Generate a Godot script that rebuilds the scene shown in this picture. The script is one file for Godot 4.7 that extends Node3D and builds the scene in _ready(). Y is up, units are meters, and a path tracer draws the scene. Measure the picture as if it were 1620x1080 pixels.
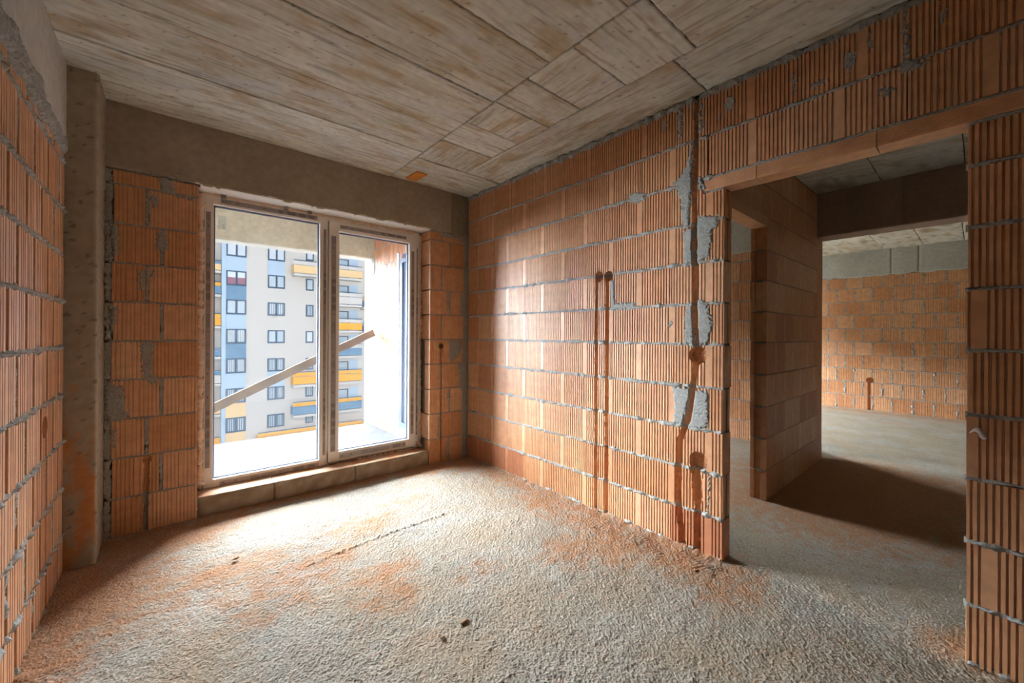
extends Node3D
# Unfinished brick room with a balcony door, a doorway to a hall and rooms beyond.
# x runs east along the window wall, -z runs north towards it, y is up, the camera stands over the origin.

const EX := 2.426
const WX := -0.43
const NN := 3.556
const CH := 2.766
const EYE := 1.306

var na := FastNoiseLite.new()
var nf := FastNoiseLite.new()
var nc := FastNoiseLite.new()
var rng := RandomNumberGenerator.new()
var clay: Array[StandardMaterial3D] = []
var m_mortar: StandardMaterial3D
var m_conc: StandardMaterial3D
var m_floor: StandardMaterial3D
var m_core: StandardMaterial3D
var cache := {}
var none: Callable
var bed_y := PackedFloat32Array([0.241, 0.493, 0.743, 0.997, 1.253, 1.497, 1.744, 1.987, 2.241, 2.491])


func _ready() -> void:
	# ---- camera, sky, light, exposure -------------------------------------------------
	var cam := Camera3D.new()
	cam.name = "camera"
	add_child(cam)
	var f := 633.9
	cam.projection = Camera3D.PROJECTION_FRUSTUM
	cam.set_frustum(0.05 * 1080.0 / f, Vector2(0, -0.05 * 11.0 / f), 0.05, 300.0)
	cam.position = Vector3(0, EYE, 0)
	cam.rotation_order = EULER_ORDER_YXZ
	cam.rotation = Vector3(0, -deg_to_rad(40.65), deg_to_rad(0.3))
	cam.current = true
	var env := Environment.new()
	var sky := Sky.new()
	var sm := ProceduralSkyMaterial.new()
	sm.sky_top_color = Color(0.80, 0.87, 0.97)
	sm.sky_horizon_color = Color(0.88, 0.92, 0.98)
	sm.ground_bottom_color = Color(0.35, 0.34, 0.32)
	sm.ground_horizon_color = Color(0.6, 0.6, 0.6)
	sm.sky_curve = 0.2
	sm.sky_energy_multiplier = 0.64
	sm.ground_energy_multiplier = 0.5
	sky.sky_material = sm
	env.background_mode = Environment.BG_SKY
	env.sky = sky
	env.tonemap_mode = Environment.TONE_MAPPER_LINEAR
	env.tonemap_exposure = 3.85
	env.sdfgi_enabled = true
	env.ssao_enabled = true
	env.ssil_enabled = true
	var we := WorldEnvironment.new()
	we.name = "world_environment"
	we.environment = env
	add_child(we)
	var sun := DirectionalLight3D.new()
	sun.name = "sun"
	add_child(sun)
	sun.light_energy = 15.5
	sun.light_color = Color(0.90, 0.95, 1.0)
	sun.light_angular_distance = 80
	sun.sky_mode = DirectionalLight3D.SKY_MODE_LIGHT_ONLY
	sun.shadow_enabled = true
	# very hazy low sun standing to the north, over the roof across the street: its light slants in under the balcony beam
	sun.look_at_from_position(Vector3(-0.085, 0.225, -0.971) * 10.0, Vector3.ZERO)

	setup()
	build_floor()
	build_ceiling()
	build_east()
	build_north()
	build_west()
	build_column()
	build_window()
	build_hall()
	build_far_rooms()
	build_balcony()
	build_own_building()
	build_opposite()
	build_small()
	for n in find_children("*", "GeometryInstance3D", true, false):
		n.cast_shadow = GeometryInstance3D.SHADOW_CASTING_SETTING_ON


# ======================= helpers =======================================================
func s255(r: float, g: float, b: float) -> Color:
	return Color(r / 255.0, g / 255.0, b / 255.0)


func lin(r: float, g: float, b: float) -> Color:
	return s255(r, g, b).srgb_to_linear()


func tex_from(noise: FastNoiseLite, size: int, lo: float, hi: float, gamma: float) -> ImageTexture:
	var im := noise.get_seamless_image(size, size)
	im.convert(Image.FORMAT_L8)
	var d := im.get_data()
	for i in d.size():
		var v := pow(d[i] / 255.0, gamma)
		d[i] = int(255.0 * lerpf(lo, hi, v))
	var o := Image.create_from_data(size, size, false, Image.FORMAT_L8, d)
	o.convert(Image.FORMAT_RGB8)
	return ImageTexture.create_from_image(o)


func mk_noise(t: int, fr: float, oct: int, sd: int) -> FastNoiseLite:
	var n := FastNoiseLite.new()
	n.noise_type = t
	n.frequency = fr
	n.seed = sd
	if oct <= 1:
		n.fractal_type = FastNoiseLite.FRACTAL_NONE
	else:
		n.fractal_type = FastNoiseLite.FRACTAL_FBM
		n.fractal_octaves = oct
	return n


func mat(col: Color, rough: float, spec := 0.5) -> StandardMaterial3D:
	var m := StandardMaterial3D.new()
	m.albedo_color = col
	m.roughness = rough
	m.metallic_specular = spec
	return m


func triplanar(m: StandardMaterial3D, tex: Texture2D, bump: Texture2D, sc: float, relief: float) -> StandardMaterial3D:
	m.uv1_triplanar = true
	m.uv1_world_triplanar = true
	m.uv1_scale = Vector3(sc, sc, sc)
	if tex:
		m.albedo_texture = tex
	if bump:
		m.heightmap_enabled = true
		m.heightmap_texture = bump
		m.heightmap_scale = relief
	return m


func setup() -> void:
	rng.seed = 4711
	na = mk_noise(FastNoiseLite.TYPE_SIMPLEX_SMOOTH, 1.0, 1, 3)
	nf = mk_noise(FastNoiseLite.TYPE_SIMPLEX_SMOOTH, 1.0, 4, 17)
	nc = mk_noise(FastNoiseLite.TYPE_CELLULAR, 1.0, 1, 29)
	var t_clay := tex_from(mk_noise(FastNoiseLite.TYPE_SIMPLEX_SMOOTH, 0.02, 5, 5), 512, 0.86, 1.0, 0.8)
	var t_grain := tex_from(mk_noise(FastNoiseLite.TYPE_CELLULAR, 0.10, 2, 6), 512, 0.66, 1.0, 0.8)
	var t_bump := tex_from(mk_noise(FastNoiseLite.TYPE_CELLULAR, 0.10, 2, 6), 512, 0.0, 1.0, 1.0)
	var t_soft := tex_from(mk_noise(FastNoiseLite.TYPE_SIMPLEX_SMOOTH, 0.03, 5, 8), 512, 0.0, 1.0, 1.0)
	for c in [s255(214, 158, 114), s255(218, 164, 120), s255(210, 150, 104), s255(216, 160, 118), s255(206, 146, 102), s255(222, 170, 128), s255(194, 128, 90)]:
		var m := mat(c, 0.42, 0.45)
		triplanar(m, t_clay, t_soft, 1.1, 0.05)
		clay.append(m)
	m_mortar = mat(Color.WHITE, 0.95, 0.2)
	m_mortar.vertex_color_use_as_albedo = true
	triplanar(m_mortar, t_grain, t_bump, 3.0, 0.25)
	m_conc = mat(Color.WHITE, 0.82, 0.3)
	m_conc.vertex_color_use_as_albedo = true
	var t_conc := tex_from(mk_noise(FastNoiseLite.TYPE_SIMPLEX_SMOOTH, 0.02, 5, 15), 512, 0.90, 1.0, 0.8)
	triplanar(m_conc, t_conc, t_soft, 1.6, 0.05)
	m_floor = mat(Color.WHITE, 0.95, 0.2)
	m_floor.vertex_color_use_as_albedo = true
	triplanar(m_floor, t_grain, t_bump, 1.8, 0.42)
	m_core = mat(s255(150, 142, 128), 0.95, 0.2)
	triplanar(m_core, t_grain, t_bump, 3.0, 0.25)


func tag(o: Node, label: String, category := "", kind := "", group := "") -> void:
	if label:
		o.set_meta("label", label)
	if category:
		o.set_meta("category", category)
	if kind:
		o.set_meta("kind", kind)
	if group:
		o.set_meta("group", group)


func top(called: String, label: String, category: String, kind := "", group := "") -> Node3D:
	var o := Node3D.new()
	o.name = called
	add_child(o, true)
	tag(o, label, category, kind, group)
	return o


# a wall's own frame: X along the wall, Y up, Z out of the wall into the room
func frame(o: Node3D, at: Vector3, out: Vector3) -> Node3D:
	o.transform = Transform3D(Basis(Vector3.UP.cross(out), Vector3.UP, out), at)
	return o


func put(parent: Node, called: String, mesh: Mesh, m: Material, at := Vector3.ZERO) -> MeshInstance3D:
	var o := MeshInstance3D.new()
	o.name = called
	o.mesh = mesh
	o.material_override = m
	parent.add_child(o, true)
	o.position = at
	return o


# grid surface: point(i, j) -> Vector3, tint(i, j, p) -> Color; seen from the side of (du x dv)
func surf(nu: int, nv: int, point: Callable, tint : Callable = none, flat := false) -> ArrayMesh:
	var w := nu + 1
	var h := nv + 1
	var p := PackedVector3Array()
	p.resize(w * h)
	var c := PackedColorArray()
	if tint.is_valid():
		c.resize(w * h)
	for j in h:
		for i in w:
			var q: Vector3 = point.call(i, j)
			p[j * w + i] = q
			if tint.is_valid():
				c[j * w + i] = tint.call(i, j, q)
	return grid_mesh(p, c, w, h, flat)


func grid_mesh(p: PackedVector3Array, c: PackedColorArray, w: int, h: int, flat := false) -> ArrayMesh:
	var a := []
	a.resize(Mesh.ARRAY_MAX)
	var ix := PackedInt32Array()
	if flat:
		var q := PackedVector3Array()
		var nn := PackedVector3Array()
		var qc := PackedColorArray()
		for j in h - 1:
			for i in w - 1:
				var k := j * w + i
				for t in [[k, k + w, k + w + 1], [k, k + w + 1, k + 1]]:
					var n := (p[t[1]] - p[t[0]]).cross(p[t[2]] - p[t[0]])
					n = -n.normalized()
					for e in t:
						ix.append(q.size())
						q.append(p[e])
						nn.append(n)
						if c.size():
							qc.append(c[e])
		a[Mesh.ARRAY_VERTEX] = q
		a[Mesh.ARRAY_NORMAL] = nn
		if c.size():
			a[Mesh.ARRAY_COLOR] = qc
	else:
		var nn := PackedVector3Array()
		nn.resize(w * h)
		for j in h:
			var j0 := maxi(j - 1, 0)
			var j1 := mini(j + 1, h - 1)
			for i in w:
				var i0 := maxi(i - 1, 0)
				var i1 := mini(i + 1, w - 1)
				nn[j * w + i] = (p[j * w + i1] - p[j * w + i0]).cross(p[j1 * w + i] - p[j0 * w + i]).normalized()
		ix.resize((w - 1) * (h - 1) * 6)
		var o := 0
		for j in h - 1:
			for i in w - 1:
				var k := j * w + i
				ix[o] = k
				ix[o + 1] = k + w
				ix[o + 2] = k + w + 1
				ix[o + 3] = k
				ix[o + 4] = k + w + 1
				ix[o + 5] = k + 1
				o += 6
		a[Mesh.ARRAY_VERTEX] = p
		a[Mesh.ARRAY_NORMAL] = nn
		if c.size():
			a[Mesh.ARRAY_COLOR] = c
	a[Mesh.ARRAY_INDEX] = ix
	var m := ArrayMesh.new()
	m.add_surface_from_arrays(Mesh.PRIMITIVE_TRIANGLES, a)
	return m


# closed prism: polygon in (x, z), height along y from 0 to h
func prism(poly: PackedVector2Array, h: float) -> ArrayMesh:
	var area := 0.0
	for i in poly.size():
		area += poly[i].cross(poly[(i + 1) % poly.size()])
	if area < 0:
		poly = poly.duplicate()
		poly.reverse()
	var p := PackedVector3Array()
	var n := PackedVector3Array()
	var k := poly.size()
	for i in k:
		var a := poly[i]
		var b := poly[(i + 1) % k]
		var d := b - a
		var nn := Vector3(d.y, 0, -d.x).normalized()
		# outward for a polygon that runs x -> z; the quad is wound so that its front looks along nn
		p.append_array([Vector3(a.x, 0, a.y), Vector3(b.x, h, b.y), Vector3(a.x, h, a.y), Vector3(a.x, 0, a.y), Vector3(b.x, 0, b.y), Vector3(b.x, h, b.y)])
		for e in 6:
			n.append(nn)
	var tri := Geometry2D.triangulate_polygon(poly)
	for t in range(0, tri.size(), 3):
		var q := [poly[tri[t]], poly[tri[t + 1]], poly[tri[t + 2]]]
		if (q[1] - q[0]).cross(q[2] - q[0]) < 0:
			q = [q[0], q[2], q[1]]
		for e in [0, 1, 2]:
			p.append(Vector3(q[e].x, h, q[e].y))
			n.append(Vector3.UP)
		for e in [0, 2, 1]:
			p.append(Vector3(q[e].x, 0, q[e].y))
			n.append(Vector3.DOWN)
	var a := []
	a.resize(Mesh.ARRAY_MAX)
	a[Mesh.ARRAY_VERTEX] = p
	a[Mesh.ARRAY_NORMAL] = n
	var m := ArrayMesh.new()
	m.add_surface_from_arrays(Mesh.PRIMITIVE_TRIANGLES, a)
	return m


# several boxes joined into one mesh: [centre, size, centre, size ...]
func boxes(list: Array) -> ArrayMesh:
	var p := PackedVector3Array()
	var n := PackedVector3Array()
	for k in range(0, list.size(), 2):
		var c: Vector3 = list[k]
		var e: Vector3 = list[k + 1] * 0.5
		for ax in 3:
			for sg in [-1.0, 1.0]:
				var nn := Vector3.ZERO
				nn[ax] = sg
				var u := Vector3.ZERO
				u[(ax + 1) % 3] = e[(ax + 1) % 3]
				var v := Vector3.ZERO
				v[(ax + 2) % 3] = e[(ax + 2) % 3] * sg
				var o := c + nn * e[ax]
				var q := [o - u - v, o + u - v, o + u + v, o - u + v]
				for t in [0, 2, 1, 0, 3, 2]:
					p.append(q[t])
					n.append(nn)
	var a := []
	a.resize(Mesh.ARRAY_MAX)
	a[Mesh.ARRAY_VERTEX] = p
	a[Mesh.ARRAY_NORMAL] = n
	var m := ArrayMesh.new()
	m.add_surface_from_arrays(Mesh.PRIMITIVE_TRIANGLES, a)
	return m


func span(x0: float, x1: float, y0: float, y1: float, z0: float, z1: float) -> Array:
	return [Vector3((x0 + x1) / 2, (y0 + y1) / 2, (z0 + z1) / 2), Vector3(absf(x1 - x0), absf(y1 - y0), absf(z1 - z0))]


func bar(w: float, d: float, h: float, ch: float) -> ArrayMesh:
	return prism(PackedVector2Array([Vector2(ch, 0), Vector2(w - ch, 0), Vector2(w, -ch), Vector2(w, -d + ch), Vector2(w - ch, -d), Vector2(ch, -d), Vector2(0, -d + ch), Vector2(0, -ch)]), h)


# ======================= bricks ========================================================
# front outline of a ribbed brick: (u, w) points from u = 0 to u = length
func ribs(length: float, pitch: float, gw: float, gd: float, flat: float, margin: float) -> PackedVector2Array:
	var o := PackedVector2Array([Vector2(0, -0.0015), Vector2(0.0015, 0)])
	var sl := gw * 0.22
	var half := (length - flat) / 2.0
	var cnt := int(round((half - margin) / pitch))
	if flat <= 0.0:
		cnt = int(round((length - 2.0 * margin) / pitch / 2.0))
		half = length / 2.0
	pitch = (half - margin) / cnt
	var at := margin
	for side in 2:
		for i in cnt:
			var g := at + i * pitch
			o.append_array([Vector2(g, 0), Vector2(g + sl, -gd), Vector2(g + gw - sl, -gd), Vector2(g + gw, 0)])
		at = length - margin - cnt * pitch + (pitch - gw)
	o.append_array([Vector2(length - 0.0015, 0), Vector2(length, -0.0015)])
	return o


func at_u(o: PackedVector2Array, u: float) -> float:
	for i in o.size() - 1:
		if u <= o[i + 1].x:
			var t := (u - o[i].x) / maxf(o[i + 1].x - o[i].x, 1e-6)
			return lerpf(o[i].y, o[i + 1].y, clampf(t, 0, 1))
	return o[o.size() - 1].y


func clip(o: PackedVector2Array, a: float, b: float) -> PackedVector2Array:
	var r := PackedVector2Array([Vector2(a, at_u(o, a))])
	for q in o:
		if q.x > a + 1e-4 and q.x < b - 1e-4:
			r.append(q)
	r.append(Vector2(b, at_u(o, b)))
	return r


# one brick; outline is that of the whole brick starting at ub, the piece kept runs u0..u1
func brick(w: Node3D, outline: PackedVector2Array, ub: float, u0: float, u1: float, v0: float, v1: float, depth: float, m: Material, chase : Callable = none, tongue := 0) -> void:
	if u1 - u0 < 0.012 or v1 - v0 < 0.012:
		return
	var hit := false
	if chase.is_valid():
		var a := u0
		while a <= u1 + 1e-4 and not hit:
			var b := v0
			while b <= v1 + 1e-4:
				if chase.call(a, b) > 0:
					hit = true
					break
				b += 0.02
			a += 0.01
	if hit:
		var us := PackedFloat32Array()
		for q in clip(outline, u0 - ub, u1 - ub):
			us.append(q.x + ub)
		var k := u0
		while k < u1:
			us.append(k)
			k += 0.0045
		us.sort()
		var uu := PackedFloat32Array()
		for q in us:
			if uu.is_empty() or q - uu[uu.size() - 1] > 0.0006:
				uu.append(q)
		var nv := int(ceil((v1 - v0) / 0.007))
		var pf := func(i: int, j: int) -> Vector3:
			var ii := clampi(i - 1, 0, uu.size() - 1)
			var jj := clampi(j - 1, 0, nv)
			var u := uu[ii]
			var v := lerpf(v0, v1, jj / float(nv))
			var d: float = minf(at_u(outline, u - ub), -chase.call(u, v))
			if i == 0 or j == 0 or i == uu.size() + 1 or j == nv + 2:
				d = -0.10
			return Vector3(u - u0, v - v0, d)
		put(w, "brick", surf(uu.size() + 1, nv + 2, pf, none, true), m, Vector3(u0, v0, 0))
		return
	var key := "%d_%.4f_%.4f_%.4f_%.3f_%d" % [outline.size(), u0 - ub, u1 - ub, v1 - v0, depth, tongue]
	if not cache.has(key):
		var poly := PackedVector2Array()
		for q in clip(outline, u0 - ub, u1 - ub):
			poly.append(Vector2(q.x - (u0 - ub), q.y))
		var l := u1 - u0
		if tongue == 1:
			poly.append_array([Vector2(l, -0.032), Vector2(l - 0.009, -0.037), Vector2(l - 0.009, -depth * 0.72), Vector2(l, -depth * 0.76)])
		poly.append(Vector2(l, -depth))
		poly.append(Vector2(0, -depth))
		if tongue == -1:
			poly.append_array([Vector2(0, -depth * 0.76), Vector2(0.012, -depth * 0.72), Vector2(0.012, -0.045), Vector2(0, -0.040)])
		cache[key] = prism(poly, v1 - v0)
	put(w, "brick", cache[key], m, Vector3(u0, v0, 0))


func mortar_tint(p: Vector3, warm: float) -> Color:
	var g := 0.5 + 0.5 * nf.get_noise_3d(p.x * 38.0, p.y * 38.0, p.z * 38.0)
	var b := 0.5 + 0.5 * na.get_noise_3d(p.x * 6.0, p.y * 6.0, 4.0)
	var c := lin(166, 164, 156).lerp(lin(212, 211, 204), g)
	return c.lerp(lin(176, 146, 116), clampf(warm * (0.4 + b), 0, 1))


# mortar squeezed out of a joint that runs along the wall from u0 to u1 at height v
func bed(w: Node3D, u0: float, u1: float, v: float, half: float, bulge: float, chase : Callable = none, sd := 0.0, upright := false, warm := 0.0) -> void:
	var n := int(maxf(2, (u1 - u0) / 0.006))
	var offs := [-1.25, -1.0, -0.55, 0.0, 0.55, 1.0, 1.25]
	var pf := func(i: int, j: int) -> Vector3:
		var u := lerpf(u0, u1, i / float(n))
		var wob := na.get_noise_2d(u * 5.0 + sd, v * 3.1) * 0.004
		var wide: float = half * (1.0 + 0.6 * na.get_noise_2d(u * 17.0 + sd, v * 9.0) + 0.35 * na.get_noise_2d(u * 60.0 + sd, v * 9.0))
		var o: float = offs[j]
		var y := v + wob + o * wide + na.get_noise_3d(u * 90.0, v * 7.0, j + sd) * 0.002
		var d := -0.012
		if absf(o) < 1.1:
			var fill := 0.62 + 0.95 * na.get_noise_2d(u * 13.0 + sd * 3.0, v * 5.0 + 7.0)
			d = -0.006 + bulge * fill * (1.0 - 0.55 * absf(o)) + 0.0045 * nf.get_noise_3d(u * 95.0, o * 2.0, v * 11.0 + sd)
		if i == 0 or i == n:
			d = -0.012
		if chase.is_valid():
			var q: float = chase.call(u if not upright else y, y if not upright else u)
			if q > 0:
				d = minf(d, -q)
		return Vector3(y, u, d) if upright else Vector3(u, y, d)
	var tf := func(_i: int, _j: int, p: Vector3) -> Color:
		return mortar_tint(p, warm)
	if upright:
		var pf2 := func(i: int, j: int) -> Vector3:
			return pf.call(j, i)
		put(w, "mortar_joint", surf(6, n, pf2, tf), m_mortar)
	else:
		put(w, "mortar_joint", surf(n, 6, pf, tf), m_mortar)


# smear of mortar inside a polygon (u, v) on a wall
func smear(w: Node3D, poly: PackedVector2Array, thick: float, chase : Callable = none, step := 0.0055, warm := 0.0, rough := 0.004) -> void:
	var lo := poly[0]
	var hi := poly[0]
	for q in poly:
		lo = lo.min(q)
		hi = hi.max(q)
	lo -= Vector2(0.012, 0.012)
	hi += Vector2(0.012, 0.012)
	var nu := int((hi.x - lo.x) / step) + 1
	var nv := int((hi.y - lo.y) / step) + 1
	var pf := func(i: int, j: int) -> Vector3:
		var u := lo.x + i * step
		var v := lo.y + j * step
		var q := Vector2(u, v)
		var d := 1e9
		for e in poly.size():
			d = minf(d, Geometry2D.get_closest_point_to_segment(q, poly[e], poly[(e + 1) % poly.size()]).distance_to(q))
		if not Geometry2D.is_point_in_polygon(q, poly):
			d = -d
		d += 0.011 * na.get_noise_2d(u * 45.0, v * 45.0)
		var z := -0.014
		if d > 0:
			z = minf(thick, -0.006 + d * 0.9) + rough * nf.get_noise_3d(u * 75.0, v * 75.0, 2.0)
		if chase.is_valid():
			var c: float = chase.call(u, v)
			if c > 0:
				z = minf(z, -c - 0.004)
		return Vector3(u, v, z)
	var tf := func(_i: int, _j: int, p: Vector3) -> Color:
		return mortar_tint(p, warm)
	put(w, "mortar_patch", surf(nu, nv, pf, tf), m_mortar)


# grooves cut for cables: capsules [u, v, u, v, half width, depth] and round boxes [u, v, radius, depth]
func cut(u: float, v: float, runs: Array, rounds: Array) -> float:
	var best := 0.0
	var wob := na.get_noise_2d(u * 40.0, v * 22.0)
	for r in runs:
		var a := Vector2(r[0], r[1])
		var b := Vector2(r[2], r[3])
		var d := Geometry2D.get_closest_point_to_segment(Vector2(u, v), a, b).distance_to(Vector2(u, v))
		var half: float = r[4] + wob * 0.004
		if d < half:
			best = maxf(best, r[5] * sqrt(maxf(0.05, 1.0 - 0.75 * (d / half) * (d / half))) + 0.003 * wob)
	for r in rounds:
		var d := Vector2(u, v).distance_to(Vector2(r[0], r[1]))
		if d < r[2] + wob * 0.002:
			best = maxf(best, r[3] + 0.004 * na.get_noise_2d(u * 90.0, v * 90.0))
	return best


func conc_tint(p: Vector3, base: Color, dark: Color, sc: float) -> Color:
	var a := 0.5 + 0.5 * nf.get_noise_3d(p.x * sc, p.y * sc, p.z * sc)
	var b := nf.get_noise_3d(p.x * sc * 6.0 + 9.0, p.y * sc * 6.0, p.z * sc * 6.0)
	return base.lerp(dark, clampf(a * 0.7 + b * 0.25, 0, 1))


# plain cast concrete face, x by y, in a wall's frame
func concrete(w: Node3D, called: String, u0: float, u1: float, v0: float, v1: float, z: float, base: Color, dark: Color, step := 0.02, ragged := 0.0, relief := 0.002) -> MeshInstance3D:
	var nu := int((u1 - u0) / step) + 1
	var nv := int((v1 - v0) / step) + 1
	var pf := func(i: int, j: int) -> Vector3:
		var u := lerpf(u0, u1, clampf((i - 1) / float(nu), 0, 1))
		var v := lerpf(v0, v1, clampf((j - 1) / float(nv), 0, 1))
		if ragged > 0 and j <= 1:
			v += ragged * nf.get_noise_2d(u * 6.0, v0 * 3.0)
		var d := z + relief * nf.get_noise_2d(u * 9.0, v * 9.0)
		if i == 0 or j == 0 or i == nu + 2 or j == nv + 2:
			d = z - 0.03
		return Vector3(u, v, d)
	var tf := func(_i: int, _j: int, p: Vector3) -> Color:
		return conc_tint(p, base, dark, 2.4)
	return put(w, called, surf(nu + 2, nv + 2, pf, tf), m_conc)


# ======================= floor and ceiling =============================================
var dust := [
	[0.226, 2.69, 0.24, 0.15, 0.8], [0.414, 2.386, 0.22, 0.13, 0.7], [1.002, 2.749, 0.28, 0.14, 0.6], [0.91, 2.113, 0.17, 0.10, 0.8], [0.645, 2.455, 0.24, 0.10, 0.8],
	[1.41, 2.924, 0.20, 0.09, 0.5], [1.851, 1.615, 0.18, 0.15, 0.75], [2.119, 1.486, 0.26, 0.22, 0.8], [2.36, 1.169, 0.24, 0.30, 0.9], [2.256, 0.866, 0.24, 0.17, 0.75],
	[-0.30, 2.90, 0.30, 0.42, 1.1], [-0.02, 3.36, 0.36, 0.20, 1.1], [-0.40, 2.55, 0.17, 0.45, 1.0], [0.857, 1.913, 0.15, 0.14, 0.7], [0.381, 2.193, 0.18, 0.12, 0.5],
	[2.55, -0.05, 0.14, 0.2, 0.9], [2.30, 2.159, 0.24, 0.34, 0.8], [2.32, 1.747, 0.22, 0.32, 0.85], [2.30, 3.36, 0.26, 0.20, 1.0], [1.946, 3.46, 0.30, 0.13, 1.0],
	[3.60, 1.306, 0.35, 0.55, 0.9], [4.334, 0.75, 1.0, 0.75, 1.2], [1.324, 1.802, 0.14, 0.08, 0.5], [0.213, 3.45, 0.3, 0.10, 0.9], [0.539, 2.281, 0.22, 0.16, 0.6],
	[2.36, 2.7, 0.12, 0.6, 0.8], [1.0, 3.53, 1.0, 0.045, 0.9], [5.0, 0.6, 0.5, 0.6, 1.0], [9.2, 1.0, 0.16, 1.6, 0.7], [0.25, 2.55, 0.5, 0.28, 0.45]]
var crack := PackedVector2Array([Vector2(0.613, 2.458), Vector2(0.794, 2.486), Vector2(1.04, 2.516), Vector2(1.267, 2.528), Vector2(1.54, 2.526)])


func floor_dust(x: float, n: float) -> float:
	var s := 0.0
	for d in dust:
		var a: float = (x - d[0]) / d[2]
		var b: float = (n - d[1]) / d[3]
		var q := a * a + b * b
		if q < 3.5:
			s = maxf(s, d[4] * (1.25 - 0.55 * q))
	var g := nf.get_noise_2d(x * 7.0, n * 11.0)
	var h := nf.get_noise_2d(x * 45.0 + 3.0, n * 45.0)
	return clampf(s * 1.1 + 0.8 * g + 0.5 * h - 0.24, 0.0, 1.0)


func floor_high(x: float, n: float, fine: bool) -> float:
	var y := 0.006 * nf.get_noise_2d(x * 0.9, n * 0.9)
	if not fine:
		return y + 0.004 * nf.get_noise_2d(x * 14.0, n * 14.0)
	y += 0.0035 * nf.get_noise_2d(x * 44.0, n * 44.0) + 0.0017 * na.get_noise_2d(x * 131.0 + 5.0, n * 131.0)
	y += 0.003 * nf.get_noise_2d(x * 9.0, n * 9.0)
	if x > 0.55 and x < 1.6 and n > 2.4 and n < 2.6:
		var p := Vector2(x, n)
		for i in crack.size() - 1:
			var d := Geometry2D.get_closest_point_to_segment(p, crack[i], crack[i + 1]).distance_to(p)
			if d < 0.022:
				y += (0.004 + 0.006 * na.get_noise_2d(x * 40.0, n * 40.0)) * (1.0 - d / 0.022)
	# rubble swept up against the walls, with broom marks
	var e := EX - x
	if e > -0.1 and e < 0.35 and n > 0.93:
		y += 0.018 * exp(-maxf(e, 0.0) / 0.05) * (0.7 + 0.8 * nf.get_noise_2d(n * 9.0, 1.0)) * clampf((n - 0.93) / 0.12, 0, 1) * clampf((e + 0.1) / 0.06, 0, 1)
		if n < 1.9:
			y += 0.0035 * sin((n * 0.8 + x * 0.35) * 330.0 + 2.0 * na.get_noise_2d(x * 8.0, n * 8.0)) * clampf(e * 12.0, 0, 1) * clampf((0.35 - e) * 6.0, 0, 1) * (0.6 + 0.6 * na.get_noise_2d(x * 5.0, n * 5.0))
	y += 0.018 * exp(-absf(x - WX) / 0.05) * (0.6 + nf.get_noise_2d(n * 7.0, 5.0))
	y += 0.010 * exp(-absf(NN - n) / 0.05)
	return y


func floor_tint(x: float, n: float, fine: bool) -> Color:
	var g := 0.5 + 0.5 * nf.get_noise_2d(x * 2.3, n * 2.3)
	var s := 0.5 + 0.5 * nf.get_noise_2d(x * 60.0, n * 60.0)
	var c := lin(168, 158, 140).lerp(lin(206, 200, 188), clampf(g * 0.9 + (s - 0.5) * 0.7, 0, 1))
	var sp := na.get_noise_2d(x * 85.0 + 31.0, n * 85.0)
	if fine and sp > 0.62:
		c = c.lerp(lin(120, 104, 86), 0.6)
	var sand := clampf(0.45 + 1.1 * nf.get_noise_2d(x * 1.4 + 8.0, n * 1.4), 0, 1)
	c = c.lerp(lin(190, 168, 138), sand * 0.5)
	var warm := clampf(0.5 + 1.6 * nf.get_noise_2d(x * 2.2 - 6.0, n * 2.2) + 0.8 * nf.get_noise_2d(x * 38.0, n * 38.0 + 4.0), 0, 1)
	c = c.lerp(lin(194, 164, 130), warm * 0.3)
	return c.lerp(lin(196, 138, 94), floor_dust(x, n) * 0.78)


func floor_patch(w: Node3D, called: String, x0: float, x1: float, n0: float, n1: float, step: float, fine: bool) -> void:
	var nu := int(ceil((x1 - x0) / step))
	var nv := int(ceil((n1 - n0) / step))
	var p := PackedVector3Array()
	var c := PackedColorArray()
	p.resize((nu + 1) * (nv + 1))
	c.resize((nu + 1) * (nv + 1))
	var k := 0
	for j in nv + 1:
		var n := lerpf(n0, n1, j / float(nv))
		for i in nu + 1:
			var x := lerpf(x0, x1, i / float(nu))
			p[k] = Vector3(x, n, floor_high(x, n, fine))
			c[k] = floor_tint(x, n, fine)
			k += 1
	var o := put(w, called, grid_mesh(p, c, nu + 1, nv + 1), m_floor)
	o.transform = Transform3D(Basis(Vector3.RIGHT, Vector3.FORWARD, Vector3.UP), Vector3.ZERO)


func build_floor() -> void:
	var fl := top("floor", "rough sandy screed floor of the brick room, strewn with orange brick dust", "floor", "structure")
	floor_patch(fl, "screed", WX - 0.05, EX + 0.16, -0.35, NN + 0.03, 0.0075, true)
	put(fl, "slab", boxes(span(-0.9, EX + 0.1, -0.25, -0.035, -NN - 0.3, 1.6)), m_core)
	floor_patch(fl, "screed", WX - 0.05, EX + 0.16, -1.5, -0.34, 0.04, false)
	var fh := top("floor_hall", "dim screed floor of the hall and the bright rooms beyond the doorway", "floor", "structure")
	floor_patch(fh, "screed", EX + 0.15, 5.4, -1.5, 2.2, 0.015, true)
	floor_patch(fh, "screed", 5.38, 9.6, -1.5, 2.4, 0.03, false)
	floor_patch(fh, "screed", EX + 0.15, 9.6, 2.15, 5.8, 0.08, false)
	put(fh, "slab", boxes(span(EX + 0.1, 9.8, -0.25, -0.035, -5.9, 1.6)), m_core)


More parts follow.
